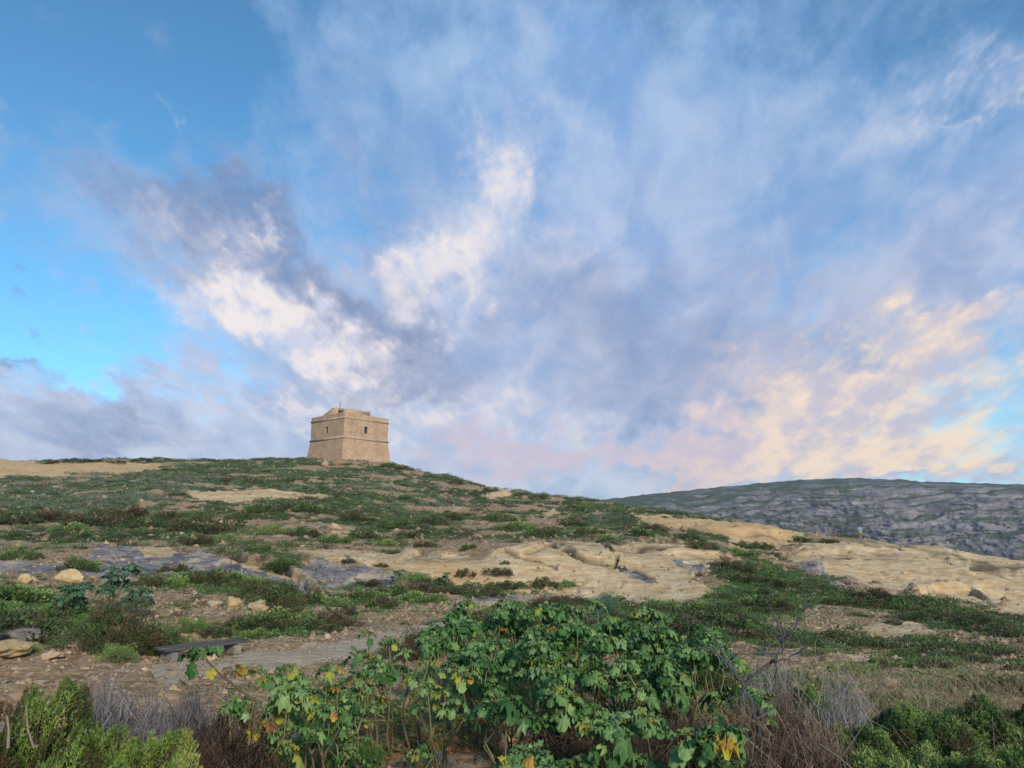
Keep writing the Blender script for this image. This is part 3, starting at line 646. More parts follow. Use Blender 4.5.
# mid-ground shrubs
G2 = 'green shrubs in the band below the right-hand rock slab'
for (u, v, wd, i) in [(735,580,40,0),(765,584,44,1),(800,590,44,2),(815,602,30,3),(840,604,40,0),(872,606,44,2),(905,612,48,0),(940,620,50,2),(972,628,42,0),(1003,634,44,2),(1030,638,40,0),(760,604,40,3),
                      (720,598,34,1),(785,610,34,1),(860,616,22,3),(895,624,22,0),(930,640,18,2),(835,640,44,2),(860,646,44,0),(905,656,34,1),(800,632,26,3),(818,655,34,1),(890,668,50,1),(850,672,60,3),(935,668,46,0),
                      (975,662,30,2),(1010,656,34,5),(955,655,24,5),(915,648,20,0),(1000,690,60,2),(1030,672,40,0),(775,648,40,1),(748,638,34,0),(720,615,50,2),(680,614,34,0),(660,612,30,5)]:
    put_shrub(u, v, wd, i, .8, 'low green shrub in the strip of growth below the right-hand rock slab', G2, hs=.55)
G3 = 'shrubs in the band at the foot of the central rock face'
for (u, v, wd, i) in [(335,606,40,3),(365,600,44,1),(398,596,50,0),(425,592,44,5),(450,594,36,0),(380,608,50,1),(420,602,50,3),(345,614,34,2),(320,622,44,5),(350,626,30,5),(490,590,30,2),(515,589,34,0),(545,586,34,2),(564,586,28,3),(440,586,24,5)]:
    put_shrub(u, v, wd, i, .7, 'low green shrub at the foot of the central sandstone face', G3, hs=.7)
G4 = 'shrubs lining the grey rock on the left'
for (u, v, wd, i) in [(150,588,36,5),(172,588,40,3),(196,584,40,5),(222,585,44,1),(246,590,40,3),(268,598,44,0),(284,610,40,2),(296,616,26,5),(20,556,30,3),(35,560,20,0),(78,570,34,1),(10,560,22,1)]:
    put_shrub(u, v, wd, i, .7, 'low green shrub beside the grey rock left of centre', G4, hs=.95)

# ------------------------------------------------------------------ stones
stone_m, n, b = material('loose_stone', .95)
oi = n.n.new('ShaderNodeObjectInfo'); tcp = n.n.new('ShaderNodeNewGeometry').outputs['Position']
f = n.m('ADD', n.m('MULTIPLY', n.noise(tcp, 6., 5, .7), .75), n.m('MULTIPLY', n.m('ADD', n.attr('tint'), oi.outputs['Random']), .25))
n.l.new(n.ramp(f, [(.3, (.15,.09,.05)), (.5, (.27,.18,.105)), (.68, (.38,.28,.18)), (.85, (.46,.39,.31))]), b.inputs['Base Color']); bump(n, b, n.noise(tcp, 30., 5, .7), .02, .8)
import bmesh
def stone_mesh(seed, sub=3, flat=.7, name='stone', m=None, rough=.28, parent=None):
    bm = bmesh.new(); bmesh.ops.create_icosphere(bm, subdivisions=sub, radius=1)
    V = np.array([v.co[:] for v in bm.verts]); Fq = np.array([[v.index for v in f_.verts] for f_ in bm.faces]); bm.free()
    q = V*1.1+seed*7.3
    V = V*(1+rough*1.5*fbm(q[:, 0], q[:, 1], q[:, 2], 4, .5))[:, None]
    pn = unit(np.random.default_rng(seed).normal(size=(7, 3)))              # flattened facets
    for k in pn: dd = V@k; V = V-np.clip(dd-.62, 0, None)[:, None]*k*.85
    V[:, 2] *= flat
    return mk(name, V, Fq, m or stone_m, parent, dict(tint=np.full(len(V), .5)), sub > 3)
gr = Acc()
for (n_, dlo, dhi, s0, s1) in ((9000, 3, 15, .008, .03), (14000, 9, 26, .015, .065), (9000, 20, 48, .03, .13), (1300, 6, 30, .05, .12), (5000, 45, 170, .10, .40)):
    Wt = np.clip(1-mGr*.95-mP*.75-mS*.7, 0, 1)*(1-.6*mC) if dhi < 100 else np.clip(1.-mS*.5, 0, 1)*.8
    Pt = scatter(n_, dlo, dhi, Wt); s_ = s0*(s1/s0)**(rng.uniform(size=n_)**1.6)
    T8 = np.array([(1,0,0),(.3,1,0),(-.8,.6,0),(-.9,-.5,0),(.2,-1,0),(.4,.3,.8),(-.4,-.2,.75)], float)
    F8 = np.array([(0,1,5),(1,2,5),(2,6,5),(2,3,6),(3,4,6),(4,5,6),(4,0,5)])
    ang = rng.uniform(0, 6.28, n_); ca, sa = np.cos(ang), np.sin(ang)
    W = T8[None]+rng.normal(size=(n_, 7, 3))*.16; W = W*s_[:, None, None]*rng.uniform(.6, 1.25, (n_, 1, 3))
    W = np.stack([W[..., 0]*ca[:, None]-W[..., 1]*sa[:, None], W[..., 0]*sa[:, None]+W[..., 1]*ca[:, None], W[..., 2]-.15*s_[:, None]], -1)+Pt[:, None]
    gr.add(W, None, (np.arange(n_)[:, None, None]*7+F8).reshape(-1, 3), np.repeat(rng.uniform(0, 1, n_), 7))
tag(gr.build('gravel', stone_m), kind='stuff', label='loose gravel and small stones on bare soil', cat='gravel')
def boulder(u, v, wpx, seed, asp=.75, label='', m=None, group=None, flat=.75, dmin=2.):
    p = hit(u, v, dmin); d = np.hypot(p[0], p[1]); s_ = wpx/F*d/2
    o = stone_mesh(seed, 4, flat, 'boulder', m); o.location = (p[0], p[1], p[2]+s_*.3); o.scale = (s_, s_*.8, s_*asp*1.25); o.rotation_euler = (0, 0, seed*1.3)
    return tag(o, label, 'rock', group)
ochre, n, b = material('ochre_boulder', .95)
n.l.new(n.ramp(n.noise(n.n.new('ShaderNodeTexCoord').outputs['Object'], 2.5, 6, .7), [(.3, (.36,.24,.11)), (.55, (.50,.37,.20)), (.75, (.55,.46,.30))]), b.inputs['Base Color'])
bump(n, b, n.noise(n.n.new('ShaderNodeTexCoord').outputs['Object'], 9., 5, .7), .05, .8)
pinkm, n, b = material('pinkish_stone', .95)
n.l.new(n.ramp(n.noise(n.n.new('ShaderNodeTexCoord').outputs['Object'], 2.5, 6, .7), [(.3, (.24,.15,.11)), (.6, (.36,.24,.18)), (.8, (.40,.32,.25))]), b.inputs['Base Color'])
greym, n, b = material('grey_rock', .95)
n.l.new(n.ramp(n.noise(n.n.new('ShaderNodeTexCoord').outputs['Object'], 2.2, 6, .7), [(.3, (.09,.085,.085)), (.5, (.19,.175,.16)), (.7, (.32,.28,.21))]), b.inputs['Base Color'])
bump(n, b, n.noise(n.n.new('ShaderNodeTexCoord').outputs['Object'], 6., 5, .7), .06, .8)
boulder(24, 583, 17, 1, .8, 'squarish ochre boulder at the far left below the grey rock', ochre, dmin=15)
boulder(71, 583, 26, 2, .62, 'wide ochre boulder with a rounded top behind the left dark bush', ochre, dmin=15)
boulder(234, 609, 20, 3, .72, 'rounded tan boulder above the gravel slope left of centre', ochre, dmin=15)
boulder(214, 607, 17, 4, .6, 'smaller tan rock just left of the rounded boulder', stone_m, dmin=15)
boulder(258, 611, 22, 5, .6, 'low pale rock right of the rounded tan boulder', stone_m, dmin=15)
boulder(2, 657, 42, 6, .38, 'large brown rounded rock at the left edge of the photo', ochre, dmin=8)
boulder(22, 644, 40, 7, .3, 'low flat grey rock behind the brown one at the left edge', greym, dmin=8)
boulder(75, 649, 14, 8, .9, 'small upright orange stone in front of the dark bush', pinkm, dmin=8)
boulder(852, 585, 15, 9, .55, 'reddish brown boulder at the left foot of the right rock slab', pinkm, dmin=15)
boulder(728, 561, 15, 10, .6, 'orange brown boulder at the right end of the central ledge', pinkm, dmin=15)
boulder(248, 755, 30, 11, .8, 'pinkish stone between the twiggy bush and the grass at bottom left', pinkm, dmin=3)
boulder(372, 690, 36, 12, .5, 'pinkish stone under the sparse mallow stems left of centre', pinkm, dmin=3)
boulder(465, 680, 30, 13, .5, 'pinkish stone beside grass under the centre mallows', pinkm, dmin=3)
boulder(365, 738, 14, 14, .7, 'small grey stone among the fallen leaves', greym, dmin=3)
boulder(52, 659, 20, 15, .4, 'flat pale stone between the left rocks and the orange stone', stone_m, dmin=8)
boulder(36, 628, 18, 16, .4, 'white stone lying in grass near the left edge', greym, dmin=8)
boulder(210, 660, 16, 17, .5, 'pale stone behind the low bench', stone_m, dmin=8)
boulder(325, 466, 12, 21, .7, 'pale rock below the left corner of the tower', stone_m, dmin=60)
boulder(340, 465, 16, 22, .6, 'broad pale rock below the front corner of the tower', stone_m, dmin=60)
# scattered bigger stones, alike
st_src = [stone_mesh(40+i, 3, .7, 'stone') for i in range(5)]
for k, s_ in enumerate(st_src): s_['n'] = k
cnt = 0; GS = 'bigger loose stones on the open gravel'
while cnt < 110:
    u, v = rng.uniform(0, 1024), rng.uniform(545, 690)
    p = hit(u, v, 8.)
    if sample(mS+mGr+mP+mC, p[0], p[1]) > .3 and rng.uniform() < .9: continue
    d = np.hypot(p[0], p[1]); s_ = st_src[cnt % 5]; o = s_ if cnt < 5 else s_.copy()
    if cnt >= 5: C.objects.link(o)
    q = .03+.07*rng.uniform()**2+.0022*d; o.location = (p[0], p[1], p[2]+q*.2); o.scale = (q, q*rng.uniform(.6, 1), q*rng.uniform(.5, .9)); o.rotation_euler = (0, 0, rng.uniform(0, 6.28))
    tag(o, 'tan loose stone lying on the open gravelly ground', 'stone', GS); cnt += 1

# ------------------------------------------------------------------ low bench
wood, n, b = material('weathered_wood', .85)
wp = n.v('MULTIPLY', n.n.new('ShaderNodeTexCoord').outputs['Object'], (1.5, 14, 14)); wn_ = n.noise(wp, 1.6, 5, .65)
n.l.new(n.ramp(wn_, [(.3, (.03,.027,.03)), (.55, (.085,.075,.075)), (.75, (.16,.14,.13))]), b.inputs['Base Color']); bump(n, b, wn_, .01, .8)
pa, pb = hit(158, 660, 6), hit(243, 652, 6)
mid = (pa+pb)/2; Ln = float(np.linalg.norm((pb-pa)[:2])); bench = empty('low_bench', mid, math.atan2(pb[1]-pa[1], pb[0]-pa[0]))
tag(bench, 'low dark wooden plank bench on short supports beside the path', 'bench')
def bevbox(name, c_, h_, m, parent, bev=.012):
    bm = bmesh.new(); bmesh.ops.create_cube(bm, size=2)
    for v_ in bm.verts: v_.co = Vector((v_.co.x*h_[0], v_.co.y*h_[1], v_.co.z*h_[2]))
    bmesh.ops.bevel(bm, geom=bm.edges[:], offset=bev, segments=2, affect='EDGES')
    for v_ in bm.verts: v_.co += Vector(c_)
    me = bpy.data.meshes.new(name); bm.to_mesh(me); bm.free(); me.materials.append(m)
    o = bpy.data.objects.new(name, me); C.objects.link(o); o.parent = parent; return o
for k in range(3): bevbox('plank', (0, (k-1)*.12, .15+.008*k), (Ln/2+.03*(k % 2), .055, .016), wood, bench)
for sx in (-.38, .36): bevbox('support', (sx*Ln, 0, .045), (.06, .15, .07), greym, bench)

# ------------------------------------------------------------------ post by the tower and person on the ridge
p = hit(401, 464, 60); a = Acc(); a.tube([(0, 0, -.3), (.02, 0, .7), (0, .02, 1.35)], [.09, .085, .08], 6); a.add(*tube([(-.16, 0, 1.2), (.16, 0, 1.22)], .06, 4)[:2], tint=.4)
o = a.build('post', M_DEAD); o.location = p; tag(o, 'short dark post on the slope right of the tower', 'post')
def skin_obj(name, verts, edges, radii, m, parent, sub=2, root=0):
    me = bpy.data.meshes.new(name); me.from_pydata(verts, edges, []); o = bpy.data.objects.new(name, me); C.objects.link(o); o.parent = parent
    o.modifiers.new('skin', 'SKIN'); 
    for i, r_ in enumerate(radii):
        s_ = me.skin_vertices[0].data[i]; s_.radius = (r_, r_) if np.isscalar(r_) else r_; s_.use_root = (i == root)
    o.modifiers.new('sub', 'SUBSURF').levels = sub; o.modifiers['sub'].render_levels = sub
    me.materials.append(m); return o
def flatmat(name, c, rough=.85):
    m, n, b = material(name, rough); b.inputs['Base Color'].default_value = (*c, 1); return m
skin_m = flatmat('skin', (.28,.18,.13), .6); shirt = flatmat('pale_blue_shirt', (.17,.26,.31)); shorts = flatmat('dull_red_shorts', (.24,.09,.08)); hair = flatmat('dark_hair', (.03,.02,.015)); shoe = flatmat('white_shoes', (.25,.24,.23))
p = at(866.5, 79.5); z0 = CAMZ+79.5*float(tan_for(math.atan2(p[0], p[1]), 543.5)); z0 = min(z0, p[2])
per = empty('person', (p[0], p[1], max(z0, p[2]-.02)), R(20)); tag(per, 'person in a pale blue shirt and dull red shorts standing on the ridge', 'person')
body_v = [(0,0,.93),(0,0,1.12),(0,0,1.36),(0,0,1.47),(0,0,1.53),(0,.01,1.62),(-.19,0,1.39),(-.25,.0,1.12),(-.22,-.10,.90),(-.22,-.13,.82),(.19,0,1.39),(.25,0,1.12),(.23,-.08,.90),(.23,-.11,.82),
          (-.09,0,.88),(-.11,-.01,.48),(-.12,.02,.08),(-.13,-.13,.04),(.09,0,.88),(.12,.0,.48),(.14,.03,.08),(.16,-.12,.04)]
body_e = [(0,1),(1,2),(2,3),(3,4),(4,5),(2,6),(6,7),(7,8),(8,9),(2,10),(10,11),(11,12),(12,13),(0,14),(14,15),(15,16),(16,17),(0,18),(18,19),(19,20),(20,21)]
body_r = [.13,.115,.14,.055,.06,.095,.055,.042,.032,.03,.055,.042,.032,.03,.085,.055,.038,.034,.085,.055,.038,.034]
skin_obj('body', body_v, body_e, body_r, skin_m, per)
skin_obj('shirt', [(0,0,.94),(0,0,1.15),(0,0,1.37),(-.20,0,1.39),(-.24,0,1.2),(.20,0,1.39),(.24,0,1.2)], [(0,1),(1,2),(2,3),(3,4),(2,5),(5,6)], [.155,.145,.165,.075,.065,.075,.065], shirt, per)
skin_obj('shorts', [(0,0,.95),(-.09,0,.82),(-.11,0,.55),(.09,0,.82),(.12,0,.55)], [(0,1),(1,2),(0,3),(3,4)], [.15,.11,.095,.11,.095], shorts, per)
skin_obj('hair', [(0,.03,1.60),(0,.025,1.68),(0,-.01,1.71)], [(0,1),(1,2)], [.09,.098,.07], hair, per)
for s_ in (-1, 1): skin_obj('shoe', [(s_*.13,.05,.05),(s_*.15,-.14,.04)], [(0,1)], [.05,.042], shoe, per, 1)
# ------------------------------------------------------------------ foreground
def pt(u, v, d):
    q = pix_dir(u, v); q = q/np.hypot(q[0], q[1]); return np.array([q[0]*d, q[1]*d, CAMZ+q[2]*d])
def height_at(u, vtop, d): return pt(u, vtop, d)[2]-at(u, d)[2]
# mallow leaf template: lobed, ruffled, cupped; x runs from the stalk to the tip
_nr = 21; _th = np.linspace(-math.pi*.93, math.pi*.93, _nr); _rho = (1-.22*np.abs(np.sin(_th*3.0)))*(.78+.22*np.cos(_th))
def leaf_template(droop, ruffle, r):
    out = [np.zeros((1, 3))]
    for f_ in (.55, 1.):
        ph = r.uniform(0, 6.28)
        x_ = .45+_rho*f_*np.cos(_th)*.62-.12; y_ = _rho*f_*np.sin(_th)*.62
        z_ = -droop*(x_**2*.55+y_**2*.9)+ruffle*f_*np.sin(_th*7+ph)*.12+.10*f_*np.abs(np.sin(_th*3.0))
        out.append(np.stack([x_, y_, z_], 1))
    V = np.concatenate(out); V[0] = (.33, 0, -.02)
    i = np.arange(_nr-1)
    return V, np.stack([np.zeros(_nr-1, int), 1+i, 2+i], 1), np.stack([1+i, 1+_nr+i, 2+_nr+i, 2+i], 1)
LT = [leaf_template(d_, r_, np.random.default_rng(k)) for k, (d_, r_) in enumerate([(.4,1.1),(.7,1.6),(1.0,1.4),(1.4,1.7),(.6,2.),(1.8,1.3)])]
def rosette(a, c, n_, size, r, t0=.35, droop=1., yellow=.05, spread=1.):
    for k in range(n_):
        f_ = (k+.5)/n_; phi = k*2.39996+r.uniform(-.4, .4); pol = R(12)+f_**.8*R(88)*droop+r.uniform(-.15, .15)
        out = np.array([math.cos(phi)*math.sin(pol), math.sin(phi)*math.sin(pol), math.cos(pol)])
        pet = size*(.35+.9*f_)*spread; base = c+out*pet*.75+np.array([0, 0, -.25*f_*f_*size])
        s_ = size*(.38+.62*min(1, f_*1.6))*r.uniform(.5, 1.3)
        V, F3, F4 = LT[int(r.integers(0, 6))]
        xd = unit(out*np.array([1, 1, .55])+np.array([0, 0, -.38*f_])+r.normal(size=3)*.22)
        zd = unit(np.array([0, 0, 1.])+out*.8+r.normal(size=3)*.25); yd = unit(np.cross(zd, xd)); zd = np.cross(xd, yd)
        W = base+s_*(V[:, :1]*xd+V[:, 1:2]*yd+V[:, 2:]*zd)
        tn = t0-.22*(f_-.5)+r.normal()*.15
        if f_ > .5 and r.uniform() < yellow*2: tn = r.choice([.72, .78, .83, .9])
        a.add(W, F4, F3, np.clip(tn+.22*(.3-np.linalg.norm(V[:, :2]-[.35, 0], axis=1)), 0, 1))
        if f_ > .25: a.tube([c-np.array([0, 0, .02]), (c+base)/2+np.array([0, 0, .008]), base+xd*s_*.1], [.0035, .003, .0025], 3, .62)
MG = 'tree mallows in the foreground clump'
def mallow(u, vtop, d, spread, heads, seed, label, size=.085, t0=.34, yellow=.03, leafn=(15, 26), lean=(0, 0), low=.45, mat=None, group=None, kind='tree_mallow', stem=.011):
    r = np.random.default_rng(seed); base = at(u, d); h = max(.25, height_at(u, vtop, d)-size*.5)
    root = empty(kind, base); tag(root, label, 'mallow plant', group); fol = Acc(); sc_ = 0
    mains = max(2, heads//3); k = 0; per_ = [heads//mains+(1 if i < heads % mains else 0) for i in range(mains)]
    for i, nh in enumerate(per_):
        ang = i*2.4+r.uniform(-.5, .5); st = Acc(); rad = spread*r.uniform(.25, .8)
        foot = np.array([math.cos(ang)*.12+r.normal()*.04, math.sin(ang)*.12+r.normal()*.04, -.05]); hf = h*r.uniform(.22, .5)
        fork = np.array([math.cos(ang)*rad*.6+lean[0]*.6, math.sin(ang)*rad*.6+lean[1]*.6, hf])
        st.tube([foot, foot*.5+fork*.5+r.normal(size=3)*.035-np.array([0, 0, .03]), fork], [stem, stem*.85, stem*.65], 6, .4)
        for j in range(nh):
            a2 = ang+r.uniform(-1.3, 1.3); rr = spread*r.uniform(.35, 1.0); hh = h*(1 if k == 0 else r.uniform(low, 1.0)**.7)
            tip = np.array([math.cos(a2)*rr+lean[0], math.sin(a2)*rr+lean[1], hh])
            fk = fork if hh > hf*.9 else fork*r.uniform(.3, .7)
            st.tube([fk, fk*.45+tip*.55+r.normal(size=3)*.05-np.array([0, 0, .03]), tip], [stem*.62, stem*.5, stem*.35], 5, .7)
            rosette(fol, tip, int(r.integers(*leafn)), size*r.uniform(.75, 1.15), r, t0+r.normal()*.07, r.uniform(.75, 1.1), yellow); k += 1
        st.build('stem', M_STEM, root, True)
    fol.build('foliage', mat or M_MALLOW, root, True); return root
L = [ # column, top row, distance, spread, heads, label
 (478,601,8.6,.42,13,'rearmost mallow at the left end of the tall clump'), (532,603,8.8,.45,14,'mallow at the back of the clump behind the yellowed leaf'),
 (585,604,8.6,.45,14,'mallow at the back of the clump left of the blue-grey bush'), (632,606,8.2,.42,14,'mallow at the back of the clump in front of the blue-grey bush'),
 (560,622,7.2,.42,14,'leafy mallow in the middle of the tall clump'), (668,622,6.6,.36,14,'full rounded mallow with a single thick stem, right side of the clump'),
 (610,632,6.4,.34,12,'mallow with drooping leaves above a bare thick stem'), (695,636,6.0,.30,10,'rightmost tall mallow next to the bare grey branches'),
 (520,640,6.0,.32,10,'mallow with a pale yellow-green leaf beside stone and grass'), (487,640,6.8,.34,10,'mallow hanging over the grass patch, left front of the clump'),
 (650,655,5.6,.26,8,'shorter mallow with yellow lower leaves under the full rounded one'), (560,662,5.4,.26,7,'mallow with bare brown stems below thin foliage'),
 (448,622,7.8,.30,8,'slim mallow left of the tall clump, beside the path')]
for i, q in enumerate(L): mallow(q[0], q[1], q[2], q[3], int(q[4]*1.5), 300+i, q[5], group=MG, yellow=.008, size=.094, t0=.38)
mallow(702,722,4.1,.10,4,330,'low bright mallow head at the bottom right of the clump', .105, .40, .02, (18,28), low=.7)
mallow(632,712,4.4,.14,5,331,'pair of low mallow heads above a yellow leaf at the bottom', .08, .38, .10, (14,20), low=.6)
mallow(592,722,4.2,.12,4,332,'low mallow at the bottom edge with a big drooping head', .095, .40, .05, (14,22), low=.6)
mallow(528,748,3.9,.14,4,333,'pale low mallow cut by the bottom edge of the photo', .085, .48, .03, (12,18), low=.6)
mallow(500,692,5.0,.12,3,334,'small blue-green mallow head in front of the grass', .085, .24, .02, (14,22), low=.8)
mallow(742,690,5.2,.18,5,335,'sparse grey-green mallow under the bare grey branches', .08, .42, .12, (10,16), low=.5)
mallow(410,632,6.4,.36,16,336,'sparse mallow with curled brown leaves left of the clump', .075, .45, .10, (9,15), low=.12)
mallow(372,628,6.6,.26,10,337,'thin leaning mallow with one pale hooded head', .085, .42, .08, (9,15), low=.12)
mallow(345,672,5.8,.28,14,338,'straggly mallow with withered lower leaves over the pinkish stone', .075, .42, .08, (9,15), low=.12)
mallow(318,662,5.6,.2,10,339,'small mallow with dark green flat leaves right of the yellow-green one', .075, .28, .06, (10,16), low=.15)
mallow(275,664,5.2,.20,13,340,'yellow-green mallow right of the twiggy bush', .085, .56, .07, (10,16), low=.25)
mallow(436,668,5.9,.28,12,341,'ragged mallow with yellow and brown leaves beside the grass', .07, .5, .16, (8,14), low=.1)
mallow(240,700,5.0,.08,2,344,'little mallow tucked beside the twiggy bush', .07, .5, .1, (7,12), low=.7)
# the arching stem with one drooping head above the twiggy bush
r = np.random.default_rng(50); root = empty('tree_mallow', at(258, 5.0)); tag(root, 'single drooping mallow head on a long arching stem before the bench', 'mallow plant')
b0 = at(258, 5.0); ps = [np.array([0, 0, -.03]), pt(256, 702, 5.)-b0, pt(240, 690, 5.)-b0, pt(222, 676, 5.)-b0, pt(208, 662, 5.)-b0, pt(203, 652, 5.)-b0]
st = Acc(); st.tube(ps, [.009,.008,.007,.006,.005,.004], 6, .2); st.build('stem', M_STEM, root, True)
fol = Acc(); rosette(fol, ps[-1], 16, .085, r, .25, 1.05, 0.); V, F3, F4 = LT[0]
fol.add(pt(210, 668, 4.98)-b0+.075*(V[:, :1]*np.array([.3,-.2,-.9])+V[:, 1:2]*np.array([.9,.1,.3])+V[:, 2:]*np.array([0,-.9,.2])), F4, F3, .8); fol.build('foliage', M_MALLOW, root, True)
# small blue-green mallows farther off
for (u, vt, d, sp, hd, lab) in [(110,564,19,.42,12,'tall blue-green mallow rising above the dark bush on the left'), (72,583,19,.40,8,'low blue-green mallow left of the dark bush'), (140,590,19,.35,8,'blue-green mallow right of the dark bush'),
                                (396,570,34,.3,5,'small round blue-green plant at the foot of the grey rock'), (444,572,35,.25,5,'small pale green plant before the central rock face')]:
    mallow(u, vt, d, sp, hd, 360+u, lab, .13, .22, 0., (14,22), low=.35, mat=M_BLUE, stem=.014)
# blue-grey round bush
s_ = shrub_mesh(500, 5200, .045, .95, 30, .6, .12, M_BLUE, .12, 'round_bush'); p = at(610, 15); s_.scale = (.36, .33, .42); s_.location = (p[0], p[1], pt(610, 603, 15)[2]-.08); s_.location.z = max(p[2], s_.location.z-.15)
tag(s_, 'rounded blue-grey bush standing out against the pale rock face', 'bush')
s_ = shrub_mesh(501, 3600, .045, .6, 30, .5, .12, M_BLUE, .2, 'round_bush'); p = at(634, 15.2); s_.scale = (.42, .30, .30); s_.location = p; tag(s_, 'lower blue-grey bush right of the rounded one', 'bush')
# dark bush on the left, path shrubs
for (u, v, wd, hs, t0, mt, lab, sd) in [(112,652,84,.85,.3,M_GREEN,'big dark brown-green bush behind the low bench',510), (150,655,50,.8,.35,M_GREEN,'dark green bush between the big dark bush and the bench',511), (88,640,50,.7,.28,M_GREEN,'dark green bush at the left flank of the big dark bush',512),
                                   (118,662,38,.7,.85,M_GREEN,'bright green tuft in front of the big dark bush',513), (185,634,44,.6,.7,M_GREEN,'low green bush on the gravel behind the bench',514), (32,652,16,.8,.9,M_GREEN,'tiny bright green tuft beside the left grey rock',515),
                                   (412,660,60,.8,.2,M_GREEN,'very dark green bush behind the sparse mallows beside the path',516), (440,648,40,.8,.1,M_GREEN,'dark brown bush left of the tall mallow clump',517), (550,612,50,.5,.05,M_GREEN,'grey-brown low bush behind the mallow clump',518),
                                   (700,690,90,.6,.35,M_GREEN,'shadowy green growth between the mallow clump and bare branches',519)]:
    s_ = shrub_mesh(sd, 9000 if wd > 45 else 5000, .05, .8, 46, t0, .16, mt, .3, 'bush'); p = hit(u, v, 3.2 if v > 680 else 6.); d = np.hypot(p[0], p[1]); r_ = wd/F*d/2
    s_.location = p; s_.scale = (r_, r_*.8, r_*hs*1.25); tag(s_, lab, 'bush')

# fleshy-leaved shrubs: many upright shoots with narrow leaves
def shoots(seed, radius, h, n_sh, t0, tv, name='fleshy_shrub', leaf=.02, mat=None, per=20):
    r = np.random.default_rng(seed); fol = Acc(); tw = Acc(); nn = np.random.default_rng(seed+1).uniform(0, 50)
    ph = r.uniform(0, 6.28, n_sh); rr = radius*np.sqrt(r.uniform(0, 1, n_sh)); bx, by = rr*np.cos(ph), rr*np.sin(ph)
    env = h*(1-.65*(rr/radius)**2)*(.85+(.32 if mat is None else .2)*fbm(bx/.16+nn, by/.16, o=2))
    zt = env*np.where(r.uniform(size=n_sh) < .25, r.uniform(.45, .9, n_sh), 1.)
    tl_ = t0+tv*fbm(bx/.14, by/.14+nn, o=2)*1.8+r.normal(size=n_sh)*.07
    for i in range(n_sh):
        tip = np.array([bx[i], by[i], zt[i]]); out = np.array([bx[i], by[i], 0])/radius
        ax = unit(np.array([0, 0, 1.])+out*.55+r.normal(size=3)*.18); L_ = r.uniform(.04, .10)
        f_ = np.sort(r.uniform(0, 1, per)); P_ = tip-ax*L_*(1-f_)[:, None]
        N_ = unit(ax*.9*f_[:, None]+ax*.35+unit(r.normal(size=(per, 3)))*(.62 if mat is None else 1.1))
        V, Fq, T = leaf_quads(P_, N_, leaf*r.uniform(.7, 1.3, per), leaf*.26, np.clip(tl_[i]+.12*(f_-.5), 0, 1), .15, r)
        fol.add(V, Fq, tint=T)
        if i % 2 == 0: tw.tube([(bx[i]*.35, by[i]*.35, 0), (bx[i]*.8, by[i]*.8, zt[i]*.5), P_[0]], [.005, .004, .0025], 3, .35)
    root = empty(name, (0, 0, 0)); fol.build('foliage', mat or M_SAMP, root); tw.build('twigs', M_BROWN, root); return root
def place(o, u, vtop, d, lab, cat, group=None):
    p = at(u, d); o.location = p; tag(o, lab, cat, group); return o
def fh(u, vtop, d): return max(.12, height_at(u, vtop, d))
for i, (u, vt, d, rad, t0, tv, lab) in enumerate([
    (20,684,4.3,.46,.42,.35,'brown and green fleshy shrub filling the bottom left corner'), (75,684,4.9,.36,.58,.35,'olive fleshy shrub with brown seed heads, tallest at bottom left'),
    (112,704,4.1,.32,.6,.30,'green fleshy shrub between the brown one and the bright one'), (172,718,4.2,.36,.8,.22,'bright yellow-green fleshy shrub at the bottom left, right of the brown ones'),
    (60,740,3.5,.30,.5,.35,'dark fleshy shrub cut by the bottom edge on the left'), (185,752,3.7,.16,.70,.2,'small yellow-green shrub at the bottom edge beside the pinkish stone'), (140,752,3.6,.26,.62,.3,'light green fleshy shrub cut by the bottom edge'),
    (-30,700,4.4,.4,.4,.35,'olive fleshy shrub cut by the left edge of the photo')]):
    place(shoots(600+i, rad, fh(u, vt, d), int(8500*rad**1.3), t0, tv), u, vt, d, lab, 'shrub')
for i, (u, vt, d, rad, t0, tv, lf, lab) in enumerate([
    (865,728,4.3,.30,.85,.25,.021,'bright green leafy shrub at the bottom, left of the right corner'), (935,716,4.7,.40,.72,.5,.021,'dark and brown mixed shrub at the bottom right'), (1000,726,4.4,.32,.8,.3,.021,'green shrub filling the bottom right corner'),
    (900,690,6.2,.5,.62,.4,.024,'low green shrub behind the dry stems on the right'), (985,684,6.8,.5,.65,.35,.024,'grassy green shrub near the right edge'), (800,672,6.4,.28,.75,.2,.022,'light green tuft beside the bare grey branches'),
    (845,700,5.6,.32,.5,.35,.022,'green and brown shrub among the dry grass right of the bare branches'), (960,748,3.7,.25,.5,.3,.02,'dark green shrub cut by the bottom edge at right'), (1050,700,5.4,.4,.55,.3,.022,'green shrub cut by the right edge of the photo')]):
    place(shoots(640+i, rad, fh(u, vt, d)*.95, int(6500*rad**1.3), t0, tv, 'leafy_shrub', lf, M_GREEN), u, vt, d, lab, 'shrub')

